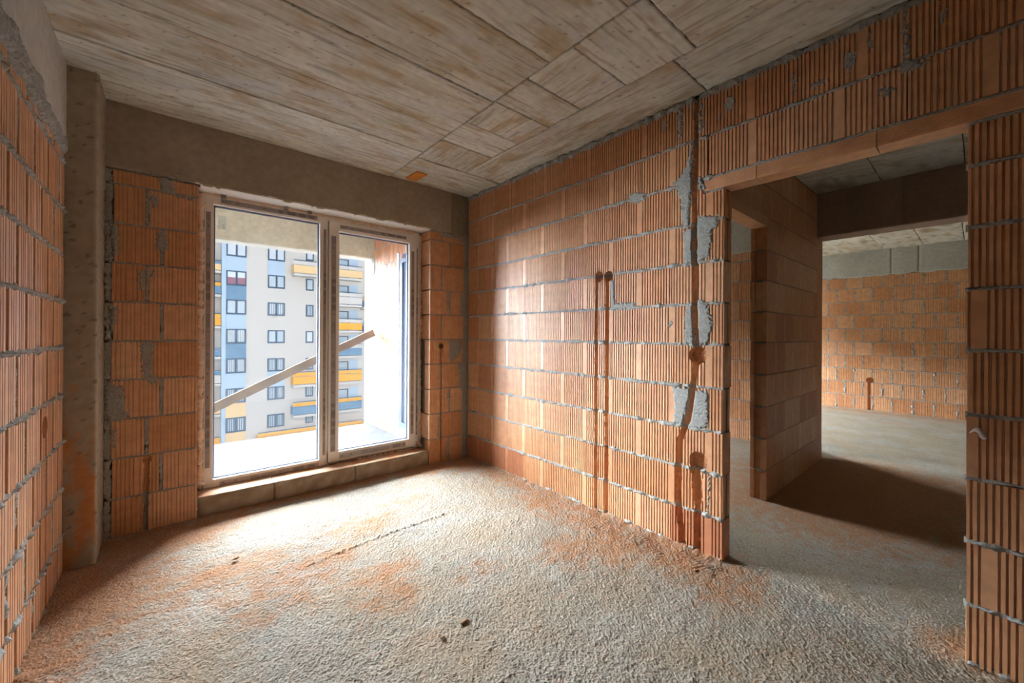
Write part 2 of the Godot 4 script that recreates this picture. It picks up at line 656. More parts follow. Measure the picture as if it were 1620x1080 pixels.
func ceil_tint(a: float, b: float, sd: float) -> Color:
	# a runs along the grain of the form boards, b across it
	var st := nf.get_noise_2d(a * 0.9 + sd, b * 42.0 + sd)
	var fine := na.get_noise_2d(a * 2.6 + sd, b * 130.0)
	var bl := nf.get_noise_2d(a * 1.3 + sd * 2.0, b * 4.0)
	var rust := nf.get_noise_2d(a * 1.7 + 40.0 + sd, b * 5.5 - sd)
	var cool := nf.get_noise_2d(a * 1.2 - 30.0, b * 3.4 + sd * 3.0)
	var tone := na.get_noise_1d(sd * 7.31)
	var c := lin(230, 231, 222).lerp(lin(196, 190, 170), clampf(0.40 + 0.5 * st + 0.5 * bl + 0.3 * tone, 0, 1))
	c = c.lerp(lin(184, 158, 118), clampf(rust * 2.4 - 0.40 + 0.4 * tone, 0, 0.65))
	c = c.lerp(lin(210, 212, 210), clampf(cool * 2.4 - 0.40, 0, 0.75))
	c = c.lerp(lin(136, 120, 98), clampf(fine * 1.6 - 0.58, 0, 0.55))
	var spot := na.get_noise_2d(a * 26.0 + sd, b * 40.0)
	if spot > 0.86:
		c = c.lerp(lin(90, 76, 62), 0.6)
	return c


func ceil_panel(w: Node3D, x0: float, x1: float, n0: float, n1: float, along_x: bool, low: float, sd: float, y := CH) -> void:
	var st := 0.011 if x1 < 2.6 else 0.05
	var g := 0.0042
	var nu := int((x1 - x0) / st) + 1
	var nv := int((n1 - n0) / st) + 1
	var pf := func(i: int, j: int) -> Vector3:
		var ii := clampi(i - 1, 0, nu)
		var jj := clampi(j - 1, 0, nv)
		var x := lerpf(x0 + g, x1 - g, ii / float(nu))
		var n := lerpf(n1 - g, n0 + g, jj / float(nv))
		if ii == 0 or ii == nu:
			x += 0.0028 * na.get_noise_2d(n * 18.0, x0 * 7.0 + sd)
		if jj == 0 or jj == nv:
			n += 0.0028 * na.get_noise_2d(x * 18.0, n0 * 7.0 + sd)
		var a := x if along_x else n
		var b := n if along_x else x
		var d := low + 0.0012 * nf.get_noise_2d(a * 2.0 + sd, b * 60.0) + 0.002 * nf.get_noise_2d(x * 3.0, n * 3.0)
		if i == 0 or j == 0 or i == nu + 2 or j == nv + 2:
			d = -0.012
		return Vector3(x, -n, d)
	var tf := func(_i: int, _j: int, p: Vector3) -> Color:
		return ceil_tint(p.x if along_x else -p.y, -p.y if along_x else p.x, sd)
	var o := put(w, "panel", surf(nu + 2, nv + 2, pf, tf), m_conc)
	o.transform = Transform3D(Basis(Vector3.RIGHT, Vector3.BACK, Vector3.DOWN), Vector3(0, y, 0))


func build_ceiling() -> void:
	var c := top("ceiling", "cast concrete ceiling printed with the grain and seams of form boards", "ceiling", "structure")
	put(c, "slab", boxes(span(-1.2, EX + 0.2, CH + 0.008, CH + 0.25, -NN - 0.35, 1.6)), mat(s255(84, 66, 50), 0.95, 0.2))
	var ns := [3.556, 2.906, 2.49, 1.99, 1.505, 1.02, 0.53, 0.04, -0.5, -1.4]
	for k in ns.size() - 1:
		ceil_panel(c, WX - 0.02, 1.55, ns[k + 1], ns[k], true, [0.004, 0.0, 0.003, 0.0, 0.002][k % 5], 3.7 * k + 1.0)
	var ms := [3.02, 2.63, 2.30, 1.975, 1.683, 1.345, 0.94, 0.5, 0.06, -0.5, -1.4]
	for k in ms.size() - 1:
		ceil_panel(c, 1.55, 2.03, ms[k + 1], ms[k], k % 2 == 1, [0.002, 0.0, 0.003][k % 3], 5.3 * k + 60.0)
	var es := [3.02, 1.06, 0.2, -0.6, -1.4]
	for k in es.size() - 1:
		ceil_panel(c, 2.03, EX + 0.02, es[k + 1], es[k], false, 0.001, 8.9 * k + 120.0)
	ceil_panel(c, 1.55, EX + 0.02, 3.02, 3.22, true, 0.006, 201.0)
	ceil_panel(c, 1.55, EX + 0.02, 3.22, NN, true, 0.0, 207.0)
	var ch := top("ceiling_hall", "dark concrete ceiling with form board seams over the hall and far rooms", "ceiling", "structure")
	put(ch, "slab", boxes(span(EX + 0.1, 5.4, CH + 0.008, CH + 0.25, -5.9, 1.6) + span(5.35, 9.8, CH + 0.068, CH + 0.3, -5.9, 1.6)), mat(s255(96, 84, 70), 0.95, 0.2))
	var hx := [2.53, 3.1, 3.6, 4.1, 4.6, 5.1]
	for k in 5:
		for e in [[-1.4, 0.08], [0.08, 0.6], [0.6, 1.1]]:
			ceil_panel(ch, hx[k], hx[k + 1], e[0], e[1], k % 2 == 0, 0.003 * (k % 2), 11.0 * k + e[0] * 9.0)
	ceil_panel(ch, 2.53, 5.5, 1.2, 5.7, true, 0.0, 77.0)
	var fx := [5.4, 6.4, 7.4, 8.4, 9.5]
	var fn := [-1.4, 0.15, 0.6, 1.08, 2.2, 5.7]
	for k in 4:
		for e in 5:
			ceil_panel(ch, fx[k], fx[k + 1], fn[e], fn[e + 1], true, 0.003 * ((k + e) % 2), 4.0 * k + e * 17.0, CH + 0.06)


# ======================= walls =========================================================
func pick(row: int) -> StandardMaterial3D:
	var r := rng.randi_range(0, 5)
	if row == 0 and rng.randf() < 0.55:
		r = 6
	elif rng.randf() < 0.02:
		r = 6
	return clay[r]


func east_cut(u: float, v: float) -> float:
	if u < -1.92 or u > -1.02:
		return 0.0
	return cut(u, v, [
		[-1.859, -0.05, -1.859, 1.735, 0.0125, 0.034], [-1.764, -0.05, -1.762, 1.735, 0.0155, 0.034],
		[-1.116, 2.80, -1.127, 2.2, 0.0145, 0.042], [-1.127, 2.2, -1.121, 1.42, 0.0145, 0.042], [-1.121, 1.42, -1.106, 1.19, 0.0145, 0.04],
		[-1.112, 1.15, -1.156, 0.80, 0.0165, 0.036], [-1.156, 0.80, -1.214, 0.66, 0.0175, 0.036], [-1.214, 0.66, -1.222, 0.32, 0.0185, 0.038], [-1.222, 0.32, -1.185, -0.05, 0.0185, 0.04],
		[-1.110, 0.50, -1.098, 0.33, 0.031, 0.034], [-1.098, 0.30, -1.103, -0.05, 0.0165, 0.036]],
		[[-1.836, 1.736, 0.037, 0.052], [-1.752, 1.733, 0.037, 0.050], [-1.104, 1.187, 0.053, 0.052], [-1.097, 0.548, 0.054, 0.050]])


func build_east() -> void:
	var w := frame(top("wall_east", "tall wall of ribbed orange clay blocks with cable grooves and the hall doorway", "wall", "structure"), Vector3(EX, 0, 0), Vector3.LEFT)
	put(w, "core", boxes(span(-NN - 0.3, -0.963, -0.03, CH, -0.11, -0.065) + span(-1.05, 1.5, 2.25, CH, -0.11, -0.065) + span(-0.024, 1.5, -0.03, 2.2, -0.11, -0.065)), m_core)
	var L := 0.4645
	var line := ribs(L - 0.004, 0.0186, 0.0086, 0.0095, 0.020, 0.009)
	for c in 11:
		var v0: float = 0.004 if c == 0 else bed_y[c - 1] + 0.007
		var v1: float = bed_y[c] - 0.007 if c < 10 else 2.728
		var end := -0.955 + rng.randf_range(-0.004, 0.004)
		if c >= 9:
			end = -1.056
		var off := 1.735 if c % 2 == 0 else 1.50
		if c == 10:
			off = 1.703
		var n := off + 5 * L
		while n > 0.4:
			var ub := -n + 0.002
			var u0 := maxf(ub, -3.548)
			var u1 := minf(ub + L - 0.004, end)
			if u1 > u0 and end - u1 < 0.05:
				u1 = end
			if u1 > u0 + 0.02:
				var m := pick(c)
				if c == 8 and u1 > -1.075 and u0 < -1.075:
					brick(w, line, ub, u0, -1.08, v0, v1, 0.1, m, east_cut)
					brick(w, line, ub, -1.078, u1, v0, 2.152, 0.1, clay[2], east_cut, 1)
				else:
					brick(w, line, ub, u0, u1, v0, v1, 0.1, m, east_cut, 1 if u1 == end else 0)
			n -= L
	for c in 10:
		bed(w, -3.55, -0.956 if c < 9 else -1.05, bed_y[c], 0.0115, 0.015, east_cut, c * 3.7)
	bed(w, -1.074, -0.957, 2.158, 0.007, 0.009, east_cut, 88.0)
	bed(w, -3.55, -1.03, 2.744, 0.024, 0.02, east_cut, 51.0)
	bed(w, -3.54, -0.96, 0.008, 0.012, 0.014, east_cut, 61.0)
	# over the doorway
	for e in [[9, [1.044, 0.67, 0.205, -0.26, -0.72]], [10, [1.052, 0.587, 0.124, -0.34, -0.8]]]:
		var c: int = e[0]
		var js: Array = e[1]
		for k in js.size() - 1:
			brick(w, line, -js[k] + 0.002, -js[k] + 0.002, minf(-js[k + 1] - 0.002, -js[k] + 0.002 + L - 0.004), (2.248 if c == 9 else 2.498), (2.484 if c == 9 else 2.728), 0.1, clay[(k * 2 + c) % 6], east_cut)
	bed(w, -1.04, 0.75, 2.491, 0.008, 0.010, none, 71.0)
	bed(w, -1.05, 0.75, 2.744, 0.022, 0.018, none, 73.0)
	bed(w, -1.06, 0.75, 2.241, 0.008, 0.009, none, 75.0)
	# clay lintel: three shells end to end, fine horizontal scoring on the face
	var sect := PackedVector2Array([Vector2(0, -0.112), Vector2(0, -0.002), Vector2(0.002, 0)])
	for k in 8:
		var q := 0.012 + k * 0.007
		sect.append_array([Vector2(q, 0), Vector2(q + 0.0015, -0.0022), Vector2(q + 0.003, -0.0022), Vector2(q + 0.0045, 0)])
	sect.append_array([Vector2(0.071, 0), Vector2(0.071, -0.112)])
	var ls := [1.072, 0.792, 0.304, -0.19, -0.68]
	for k in 4:
		var o := put(w, "lintel_block", prism(sect, ls[k] - ls[k + 1] - 0.004), [clay[3], clay[0], clay[1], clay[3]][k])
		o.transform = Transform3D(Basis(Vector3(0, 1, 0), Vector3(-1, 0, 0), Vector3(0, 0, 1)), Vector3(-ls[k + 1] - 0.002, 2.163 - 0.001 * (k % 2), 0))
	# pier on the near side of the doorway
	for c in 9:
		var v0: float = 0.004 if c == 0 else bed_y[c - 1] + 0.007
		var v1: float = bed_y[c] - 0.007 if c < 8 else 2.150
		var ub: float = [-0.03, -0.20, -0.03, -0.25, -0.08, -0.23, -0.03, -0.03, -0.03][c] 
		var u := ub
		var first := true
		while u < 0.9:
			var st := -0.032 + 0.004 * rng.randf()
			brick(w, line, u, maxf(u, st), u + L - 0.004, v0, v1, 0.1, clay[(c * 3) % 6] if first else pick(c), none, -1 if first else 0)
			first = false
			u += L
		if c < 8:
			bed(w, -0.036, 0.9, bed_y[c], 0.0088, 0.013, none, 200.0 + c * 2.9)
	bed(w, -0.034, 0.9, 2.156, 0.007, 0.010, none, 240.0)
	bed(w, -0.03, 0.9, 0.010, 0.012, 0.012, none, 244.0)
	# mortar smears round the grooves
	for s in [
		[[-1.161, 2.48], [-1.137, 2.495], [-1.14, 2.195], [-1.147, 2.081], [-1.154, 1.947], [-1.182, 1.952], [-1.214, 2.018], [-1.219, 2.157], [-1.252, 2.225], [-1.278, 2.273], [-1.224, 2.297], [-1.184, 2.356], [-1.164, 2.415]],
		[[-1.206, 1.969], [-1.12, 1.958], [-1.12, 1.74], [-1.196, 1.747], [-1.201, 1.858]],
		[[-1.12, 2.035], [-0.98, 2.01], [-0.99, 1.934], [-1.019, 1.921], [-1.032, 1.763], [-1.12, 1.744]],
		[[-1.179, 1.511], [-1.12, 1.52], [-1.12, 1.25], [-1.272, 1.239], [-1.272, 1.255], [-1.198, 1.268], [-1.187, 1.425]],
		[[-1.11, 1.536], [-1.038, 1.495], [-1.02, 1.42], [-1.009, 1.364], [-1.044, 1.252], [-1.11, 1.24]],
		[[-1.271, 0.994], [-1.13, 0.991], [-1.156, 0.86], [-1.19, 0.749], [-1.269, 0.738], [-1.253, 0.828]],
		[[-1.13, 0.983], [-1.032, 0.984], [-1.034, 0.767], [-1.086, 0.739], [-1.175, 0.734], [-1.14, 0.846]],
		[[-1.74, 1.703], [-1.692, 1.712], [-1.685, 1.54], [-1.523, 1.535], [-1.522, 1.479], [-1.733, 1.479]],
		[[-1.112, 2.271], [-1.079, 2.269], [-1.064, 2.174], [-1.112, 2.179]],
		[[-1.04, 0.478], [-1.018, 0.473], [-1.025, 0.397], [-1.035, 0.245], [-1.05, 0.24], [-1.047, 0.39]],
		[[-1.601, 2.241], [-1.586, 2.281], [-1.547, 2.292], [-1.498, 2.283], [-1.455, 2.255], [-1.446, 2.227], [-1.474, 2.2], [-1.522, 2.199], [-1.571, 2.216]],
		[[-1.247, 2.722], [-1.198, 2.713], [-1.205, 2.547], [-1.229, 2.477], [-1.238, 2.579]],
		[[-1.115, 2.718], [-1.075, 2.70], [-1.082, 2.60], [-1.072, 2.532], [-1.115, 2.506]],
		[[-0.229, 2.709], [-0.201, 2.728], [-0.195, 2.512], [-0.136, 2.468], [-0.177, 2.443], [-0.236, 2.461], [-0.22, 2.511]],
		[[-1.75, 2.0], [-1.68, 2.0], [-1.69, 1.97], [-1.74, 1.97]]]:
		var poly := PackedVector2Array()
		for q in s:
			poly.append(Vector2(q[0], q[1]))
		smear(w, poly, 0.007, east_cut)
	for s in [[-0.93, 2.63, 0.03, 0.05], [-0.62, 2.60, 0.014, 0.07], [-0.52, 2.55, 0.04, 0.02], [-0.40, 2.60, 0.03, 0.04], [-0.33, 2.66, 0.016, 0.05], [-0.27, 2.40, 0.03, 0.03], [-0.99, 2.58, 0.012, 0.03], [-0.10, 2.64, 0.012, 0.05], [-1.33, 2.66, 0.02, 0.04], [-1.35, 2.52, 0.010, 0.03], [-1.48, 2.19, 0.008, 0.05], [-1.24, 0.93, 0.012, 0.05], [-1.28, 1.38, 0.02, 0.03], [-1.29, 0.53, 0.01, 0.03], [-2.36, 0.28, 0.008, 0.03], [-1.60, 0.62, 0.006, 0.025], [-3.36, 2.50, 0.03, 0.02]]:
		var blot := PackedVector2Array()
		for k in 9:
			var a := TAU * k / 9.0
			blot.append(Vector2(s[0] + cos(a) * s[2] * (0.8 + 0.4 * rng.randf()), s[1] + sin(a) * s[3] * (0.8 + 0.4 * rng.randf())))
		smear(w, blot, 0.002, east_cut, 0.005, 0.1, 0.005)


func north_cut(u: float, v: float) -> float:
	return cut(u, v, [[2.106, 1.18, 2.110, -0.02, 0.0085, 0.03], [-0.103, 0.46, -0.112, -0.02, 0.014, 0.03]], [[2.106, 1.183, 0.031, 0.045], [-0.10, 0.475, 0.022, 0.03]])


func build_north() -> void:
	var w := frame(top("wall_north", "window wall of orange clay block piers under a smooth concrete beam", "wall", "structure"), Vector3(0, 0, -NN), Vector3.BACK)
	var D := 0.30
	put(w, "core", boxes(span(-0.9, 0.135, -0.03, 2.4, -D, -0.04) + span(2.0, 2.9, -0.03, 2.4, -D, -0.04)), m_core)
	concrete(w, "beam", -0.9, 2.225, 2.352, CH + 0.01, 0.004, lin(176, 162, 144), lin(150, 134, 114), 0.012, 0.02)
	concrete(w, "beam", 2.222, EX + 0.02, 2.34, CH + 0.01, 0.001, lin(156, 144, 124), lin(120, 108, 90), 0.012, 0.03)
	put(w, "beam_body", boxes(span(-0.9, 2.9, 2.37, CH + 0.05, -D, -0.002)), mat(s255(165, 152, 134), 0.85, 0.3))
	put(w, "soffit", boxes(span(0.12, 2.0, 2.348, 2.40, -D, -0.002)), mat(s255(226, 222, 214), 0.8, 0.3))
	var beds: Array = [0.25, 0.504, 0.753, 1.004, 1.252, 1.502, 1.749, 2.0, 2.25]
	for c in 10:
		var v0: float = 0.004 if c == 0 else beds[c - 1] + 0.006
		var v1: float = beds[c] - 0.006 if c < 9 else 2.335
		# left pier
		var j := -0.105 if c % 2 == 0 else -0.032
		var gl := 0.011
		var a0 := -0.272 + rng.randf() * 0.012
		var lp := ribs(j - gl - a0, 0.019, 0.0105, 0.0042, 0.0, 0.012)
		brick(w, lp, a0, a0, j - gl, v0, v1, D - 0.01, pick(c + 1), north_cut)
		var rp := ribs(0.158 - (j + gl), 0.019, 0.0105, 0.0042, 0.0, 0.012)
		brick(w, rp, j + gl, j + gl, 0.158, v0, v1, D - 0.01, pick(c + 1), north_cut)
		bed(w, v0, v1, j, 0.011, 0.004 if c % 2 == 1 else 0.008, north_cut, c * 5.1, true, 0.25)
		bed(w, v0, v1, -0.288, 0.016, 0.005, none, c * 2.1, true, 0.3)
		# right pier
		var k := 2.205 if c % 2 == 0 else 2.108
		if c == 4:
			k = 2.23
		var wr := 0.010
		var r1 := ribs(k - wr - 1.977, 0.019, 0.0105, 0.0042, 0.0, 0.012)
		brick(w, r1, 1.977, 1.977, k - wr, v0, v1, D - 0.01, pick(c + 1), north_cut)
		var e1 := 2.365 + 0.02 * rng.randf()
		var r2 := ribs(e1 - k - wr, 0.019, 0.0105, 0.0042, 0.0, 0.012)
		brick(w, r2, k + wr, k + wr, e1, v0, v1, D - 0.01, pick(c + 1), north_cut)
		if c != 4:
			bed(w, v0, v1, k, 0.011, 0.006, north_cut, 300.0 + c * 5.1, true, 0.3)
		bed(w, v0, v1, 2.40, 0.026, 0.008, none, 400.0 + c * 5.1, true, 0.35)
		if c < 9:
			bed(w, -0.29, 0.156, beds[c], 0.0075, 0.008, north_cut, 20.0 + c * 3.3, false, 0.3)
			bed(w, 1.978, EX, beds[c], 0.0075, 0.007, north_cut, 40.0 + c * 3.3, false, 0.3)
	smear(w, PackedVector2Array([Vector2(2.355, -0.02), Vector2(2.44, -0.02), Vector2(2.44, 2.36), Vector2(2.365, 2.36), Vector2(2.372, 1.5), Vector2(2.35, 0.9)]), 0.002, none, 0.009, 0.35, 0.004)
	for s in [
		[[-0.30, 0.99], [-0.215, 0.97], [-0.20, 0.80], [-0.165, 0.76], [-0.28, 0.74], [-0.30, 0.80]],
		[[-0.14, 1.25], [-0.06, 1.25], [-0.075, 1.05], [-0.03, 0.98], [-0.09, 0.96], [-0.13, 1.02]],
		[[-0.06, 2.345], [0.03, 2.345], [0.04, 2.25], [0.15, 2.24], [0.14, 2.215], [-0.04, 2.235]],
		[[-0.30, 2.36], [-0.1, 2.35], [0.1, 2.35], [0.155, 2.34], [0.10, 2.40], [0.02, 2.425], [-0.05, 2.405], [-0.15, 2.40], [-0.22, 2.43], [-0.30, 2.40]],
		[[-0.10, 2.22], [-0.045, 2.21], [-0.05, 2.14], [-0.085, 2.12]],
		[[-0.06, 1.99], [-0.005, 1.98], [0.01, 1.86], [-0.07, 1.85]],
		[[-0.15, 1.72], [-0.115, 1.72], [-0.12, 1.58], [-0.155, 1.58]], [[-0.09, 1.73], [-0.055, 1.72], [-0.09, 1.60]],
		[[-0.285, 1.99], [-0.24, 1.98], [-0.235, 1.80], [-0.27, 1.78]], [[-0.285, 1.48], [-0.235, 1.47], [-0.25, 1.36], [-0.275, 1.30]],
		[[-0.27, 0.70], [-0.24, 0.69], [-0.24, 0.58], [-0.265, 0.56]],
		[[1.99, 2.36], [2.1, 2.35], [2.4, 2.33], [2.42, 2.26], [2.33, 2.28], [2.28, 2.30], [2.1, 2.29], [2.06, 2.33]],
		[[2.19, 1.24], [2.36, 1.24], [2.36, 1.14], [2.30, 1.06], [2.24, 1.02], [2.19, 1.05]],
		[[2.30, 1.0], [2.42, 1.02], [2.42, 0.70], [2.31, 0.74], [2.33, 0.86]],
		[[2.33, 1.73], [2.42, 1.73], [2.42, 1.48], [2.34, 1.50]],
		[[2.16, 1.75], [2.23, 1.75], [2.20, 1.56], [2.17, 1.52]],
		[[2.17, 0.70], [2.215, 0.71], [2.225, 0.64], [2.175, 0.63]],
		[[2.07, 0.48], [2.09, 0.49], [2.09, 0.26], [2.06, 0.26]],
		[[2.17, 0.22], [2.20, 0.22], [2.20, 0.03], [2.16, 0.03]]]:
		var poly := PackedVector2Array()
		for q in s:
			poly.append(Vector2(q[0], q[1]))
		smear(w, poly, 0.003, north_cut, 0.0065, 0.3, 0.003)
	# sill of three concrete blocks under the balcony door
	var xs := [0.16, 0.63, 1.25, 1.972]
	for k in 3:
		var x0: float = xs[k]
		var x1: float = xs[k + 1]
		var nu := int((x1 - x0) / 0.02)
		var prof: Array = [Vector2(-0.01, -0.02), Vector2(0.05, 0.0), Vector2(0.10, 0.0), Vector2(0.134, -0.001), Vector2(0.146, -0.006), Vector2(0.149, -0.02), Vector2(0.15, -0.07), Vector2(0.15, -0.13), Vector2(0.15, -0.31)]
		var pf := func(i: int, j: int) -> Vector3:
			var x := lerpf(x0 + 0.002, x1 - 0.002, clampf((i - 1) / float(nu), 0, 1))
			var q: Vector2 = prof[j]
			var y := q.x + 0.004 * nf.get_noise_2d(x * 14.0, j * 1.3) - 0.006 * k * 0.3
			var d := q.y + 0.004 * nf.get_noise_2d(x * 11.0 + 7.0, j * 2.1)
			if i == 0 or i == nu + 2:
				d = q.y - 0.03
			return Vector3(x, y, d)
		var tf := func(_i: int, j: int, p: Vector3) -> Color:
			var dn := clampf(0.5 + 1.4 * nf.get_noise_2d(p.x * 6.0, p.z * 9.0 + j), 0, 1)
			if j >= 5:
				return lin(186, 158, 128).lerp(lin(186, 128, 84), dn)
			return lin(178, 160, 138).lerp(lin(150, 124, 98), dn)
		put(w, "sill_block", surf(nu + 2, 8, pf, tf), m_conc)


func west_cut(u: float, v: float) -> float:
	if u < 2.7 or u > 2.95:
		return 0.0
	return cut(u, v, [[2.835, 0.80, 2.845, -0.05, 0.013, 0.035]], [[2.812, 0.865, 0.05, 0.05]])


func build_west() -> void:
	var w := frame(top("wall_west", "wall of pale orange ribbed blocks with open upright joints, seen at a sharp angle", "wall", "structure"), Vector3(WX, 0, 0), Vector3.RIGHT)
	put(w, "core", boxes(span(-1.5, 3.9, -0.03, CH, -0.3, -0.055)), m_core)
	concrete(w, "beam", -1.4, 3.3, 2.315, CH + 0.01, 0.006, lin(206, 202, 194), lin(176, 170, 158), 0.02, 0.035)
	var line := ribs(0.212, 0.029, 0.0095, 0.0080, 0.0, 0.026)
	var m_end := 3.235
	for c in 10:
		var v0: float = 0.004 if c == 0 else bed_y[c - 1] - 0.018
		var v1: float = bed_y[c] - 0.034 if c < 9 else 2.30
		var n := 2.234 if c % 2 == 1 else 2.105
		n -= 0.25 * 4.0
		while n < m_end - 0.02:
			var u0 := n + 0.019
			var u1 := minf(n + 0.231, m_end)
			brick(w, line, u0, u0, u1, v0, v1, 0.2, clay[[5, 1, 5, 3][rng.randi_range(0, 3)]], west_cut)
			if n > 1.9 and rng.randf() < 0.5:
				bed(w, v0 + (0.1 * rng.randf() if rng.randf() < 0.5 else 0.0), v1, n + 0.0, 0.015, -0.010 + 0.022 * rng.randf(), west_cut, n * 7.0 + c, true)
			n += 0.25
		if c < 9:
			bed(w, 1.2, m_end, bed_y[c] - 0.026, 0.0115, 0.018, west_cut, 500.0 + c * 4.1)
	bed(w, 1.2, m_end, 0.012, 0.014, 0.014, west_cut, 560.0, false, 0.8)
	# ragged mortar under the beam
	var poly := PackedVector2Array()
	for k in 30:
		poly.append(Vector2(1.6 + k * 0.056, 2.345 + 0.05 * absf(na.get_noise_2d(k * 1.7, 3.0)) + (0.04 if k < 20 else 0.0)))
	for k in 30:
		poly.append(Vector2(1.6 + (29 - k) * 0.056, 2.285 - 0.06 * absf(na.get_noise_2d(k * 2.3, 9.0))))
	smear(w, poly, 0.016, none, 0.008, 0.0, 0.010)


func build_column() -> void:
	var o := top("concrete_column", "square grey concrete column in the corner left of the window", "column", "structure")
	# section seen from above, swept up with slight form joints
	var us: Array = [Vector2(WX - 0.05, 3.24), Vector2(-0.37, 3.24), Vector2(-0.312, 3.24), Vector2(-0.304, 3.248), Vector2(-0.304, 3.36), Vector2(-0.304, 3.46), Vector2(-0.304, 3.60)]
	var pts: Array = []
	for k in us.size() - 1:
		var q: Vector2 = us[k]
		var r: Vector2 = us[k + 1]
		var n := maxi(1, int(q.distance_to(r) / 0.012))
		for e in n:
			pts.append(q.lerp(r, e / float(n)))
	pts.append(us[us.size() - 1])
	var nv := 230
	var pf := func(i: int, j: int) -> Vector3:
		var q: Vector2 = pts[i]
		var y := lerpf(-0.02, CH + 0.005, j / float(nv))
		var d := 0.0018 * nf.get_noise_3d(q.x * 9.0, y * 7.0, q.y * 9.0)
		for jy in [1.62, 2.13, 2.19]:
			if absf(y - jy) < 0.008:
				d -= 0.003
		if y > 2.19:
			d += 0.004
		var nx := 1.0 if q.y > 3.245 else 0.0
		return Vector3(q.x + d * nx, y, -q.y + d * (1.0 - nx))
	var tf := func(_i: int, _j: int, p: Vector3) -> Color:
		var c := conc_tint(p, lin(180, 166, 146), lin(140, 124, 104), 2.0)
		var sp := na.get_noise_2d(p.x * 18.0 + p.z * 18.0, p.y * 26.0)
		if sp > 0.70:
			c = c.lerp(lin(80, 68, 56), 0.6)
		# orange glow on the lower front face put into the colour, broken by grain
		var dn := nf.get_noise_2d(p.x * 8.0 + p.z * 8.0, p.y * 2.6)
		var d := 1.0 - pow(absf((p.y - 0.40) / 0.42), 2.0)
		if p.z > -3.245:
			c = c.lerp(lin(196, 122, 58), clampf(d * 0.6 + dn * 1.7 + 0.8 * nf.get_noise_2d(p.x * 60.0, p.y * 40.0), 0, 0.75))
		return c
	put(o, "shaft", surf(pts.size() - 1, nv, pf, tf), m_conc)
	var b := prism(PackedVector2Array([Vector2(WX - 0.05, -3.25), Vector2(-0.315, -3.25), Vector2(-0.315, -3.7), Vector2(WX - 0.05, -3.7)]), CH)
	put(o, "shaft_core", b, m_core)


# ======================= balcony door ==================================================
func label_texture(w: int, h: int, sd: int, base: Color, ink: Color) -> ImageTexture:
	var r := RandomNumberGenerator.new()
	r.seed = sd
	var im := Image.create(w, h, false, Image.FORMAT_RGB8)
	im.fill(base)
	var y := 3
	while y < h - 20:
		var kind := r.randi_range(0, 3)
		var hh := r.randi_range(18, 46)
		if kind == 0:
			im.fill_rect(Rect2i(3, y, w - 6, hh), base.lerp(ink, 0.45))
			for k in 4:
				im.fill_rect(Rect2i(7 + k * 6, y + 5, 3, hh - 10), ink)
		elif kind == 1:
			for k in 3:
				var x := 6 + k * 8
				var yy := y
				while yy < y + hh:
					var l := r.randi_range(2, 6)
					im.fill_rect(Rect2i(x, yy, 4, l), ink)
					yy += l + r.randi_range(1, 3)
		elif kind == 2:
			im.fill_rect(Rect2i(w / 2 - 4, y + 4, 8, 8), ink)
		else:
			im.fill_rect(Rect2i(0, y, w, 2), ink.lerp(base, 0.4))
		y += hh + r.randi_range(4, 16)
	return ImageTexture.create_from_image(im)


# a thin strip with its print running along it, in a wall's frame
func strip(parent: Node, called: String, x0: float, x1: float, y0: float, y1: float, z: float, t: float, m: Material) -> MeshInstance3D:
	var st := SurfaceTool.new()
	st.begin(Mesh.PRIMITIVE_TRIANGLES)
	var upright := (y1 - y0) > (x1 - x0)
	var q := [Vector3(x0, y0, z), Vector3(x1, y0, z), Vector3(x1, y1, z), Vector3(x0, y1, z)]
	var len: float = maxf(y1 - y0, x1 - x0) / 1.1
	var uv := [Vector2(0, len), Vector2(1, len), Vector2(1, 0), Vector2(0, 0)] if upright else [Vector2(0, 0), Vector2(0, len), Vector2(1, len), Vector2(1, 0)]
	st.set_normal(Vector3(0, 0, 1))
	for k in [0, 2, 1, 0, 3, 2]:
		st.set_uv(uv[k])
		st.add_vertex(q[k])
	for k in 4:
		var a: Vector3 = q[k]
		var b: Vector3 = q[(k + 1) % 4]
		var n := (b - a).cross(Vector3(0, 0, 1)).normalized()
		st.set_normal(n)
		var back := Vector3(0, 0, t)
		for p in [a, b, b - back, a, b - back, a - back]:
			st.set_uv(Vector2(0.5, 0.02))
			st.add_vertex(p)
	return put(parent, called, st.commit(), m)


# lumpy sprayed foam along a line of points
func foam(parent: Node, pts: PackedVector3Array, r0: float, m: Material, sd: float) -> void:
	var path := PackedVector3Array()
	for k in pts.size() - 1:
		var n := maxi(1, int(pts[k].distance_to(pts[k + 1]) / 0.010))
		for e in n:
			path.append(pts[k].lerp(pts[k + 1], e / float(n)))
	path.append(pts[pts.size() - 1])
	var dir := (pts[pts.size() - 1] - pts[0]).normalized()
	var side := dir.cross(Vector3(0, 0, 1)).normalized()
	var nv := path.size() - 1
	var pf := func(i: int, j: int) -> Vector3:
		var a := -TAU * i / 10.0
		var r := r0 * (1.0 + 0.55 * na.get_noise_2d(j * 0.21 + sd, 3.0) + 0.45 * na.get_noise_3d(j * 0.55 + sd, cos(a) * 1.4, sin(a) * 1.4))
		if j == 0 or j == nv:
			r *= 0.2
		return path[j] + side * cos(a) * r + Vector3(0, 0, 1) * sin(a) * r
	put(parent, "expanding_foam", surf(10, nv, pf), m)


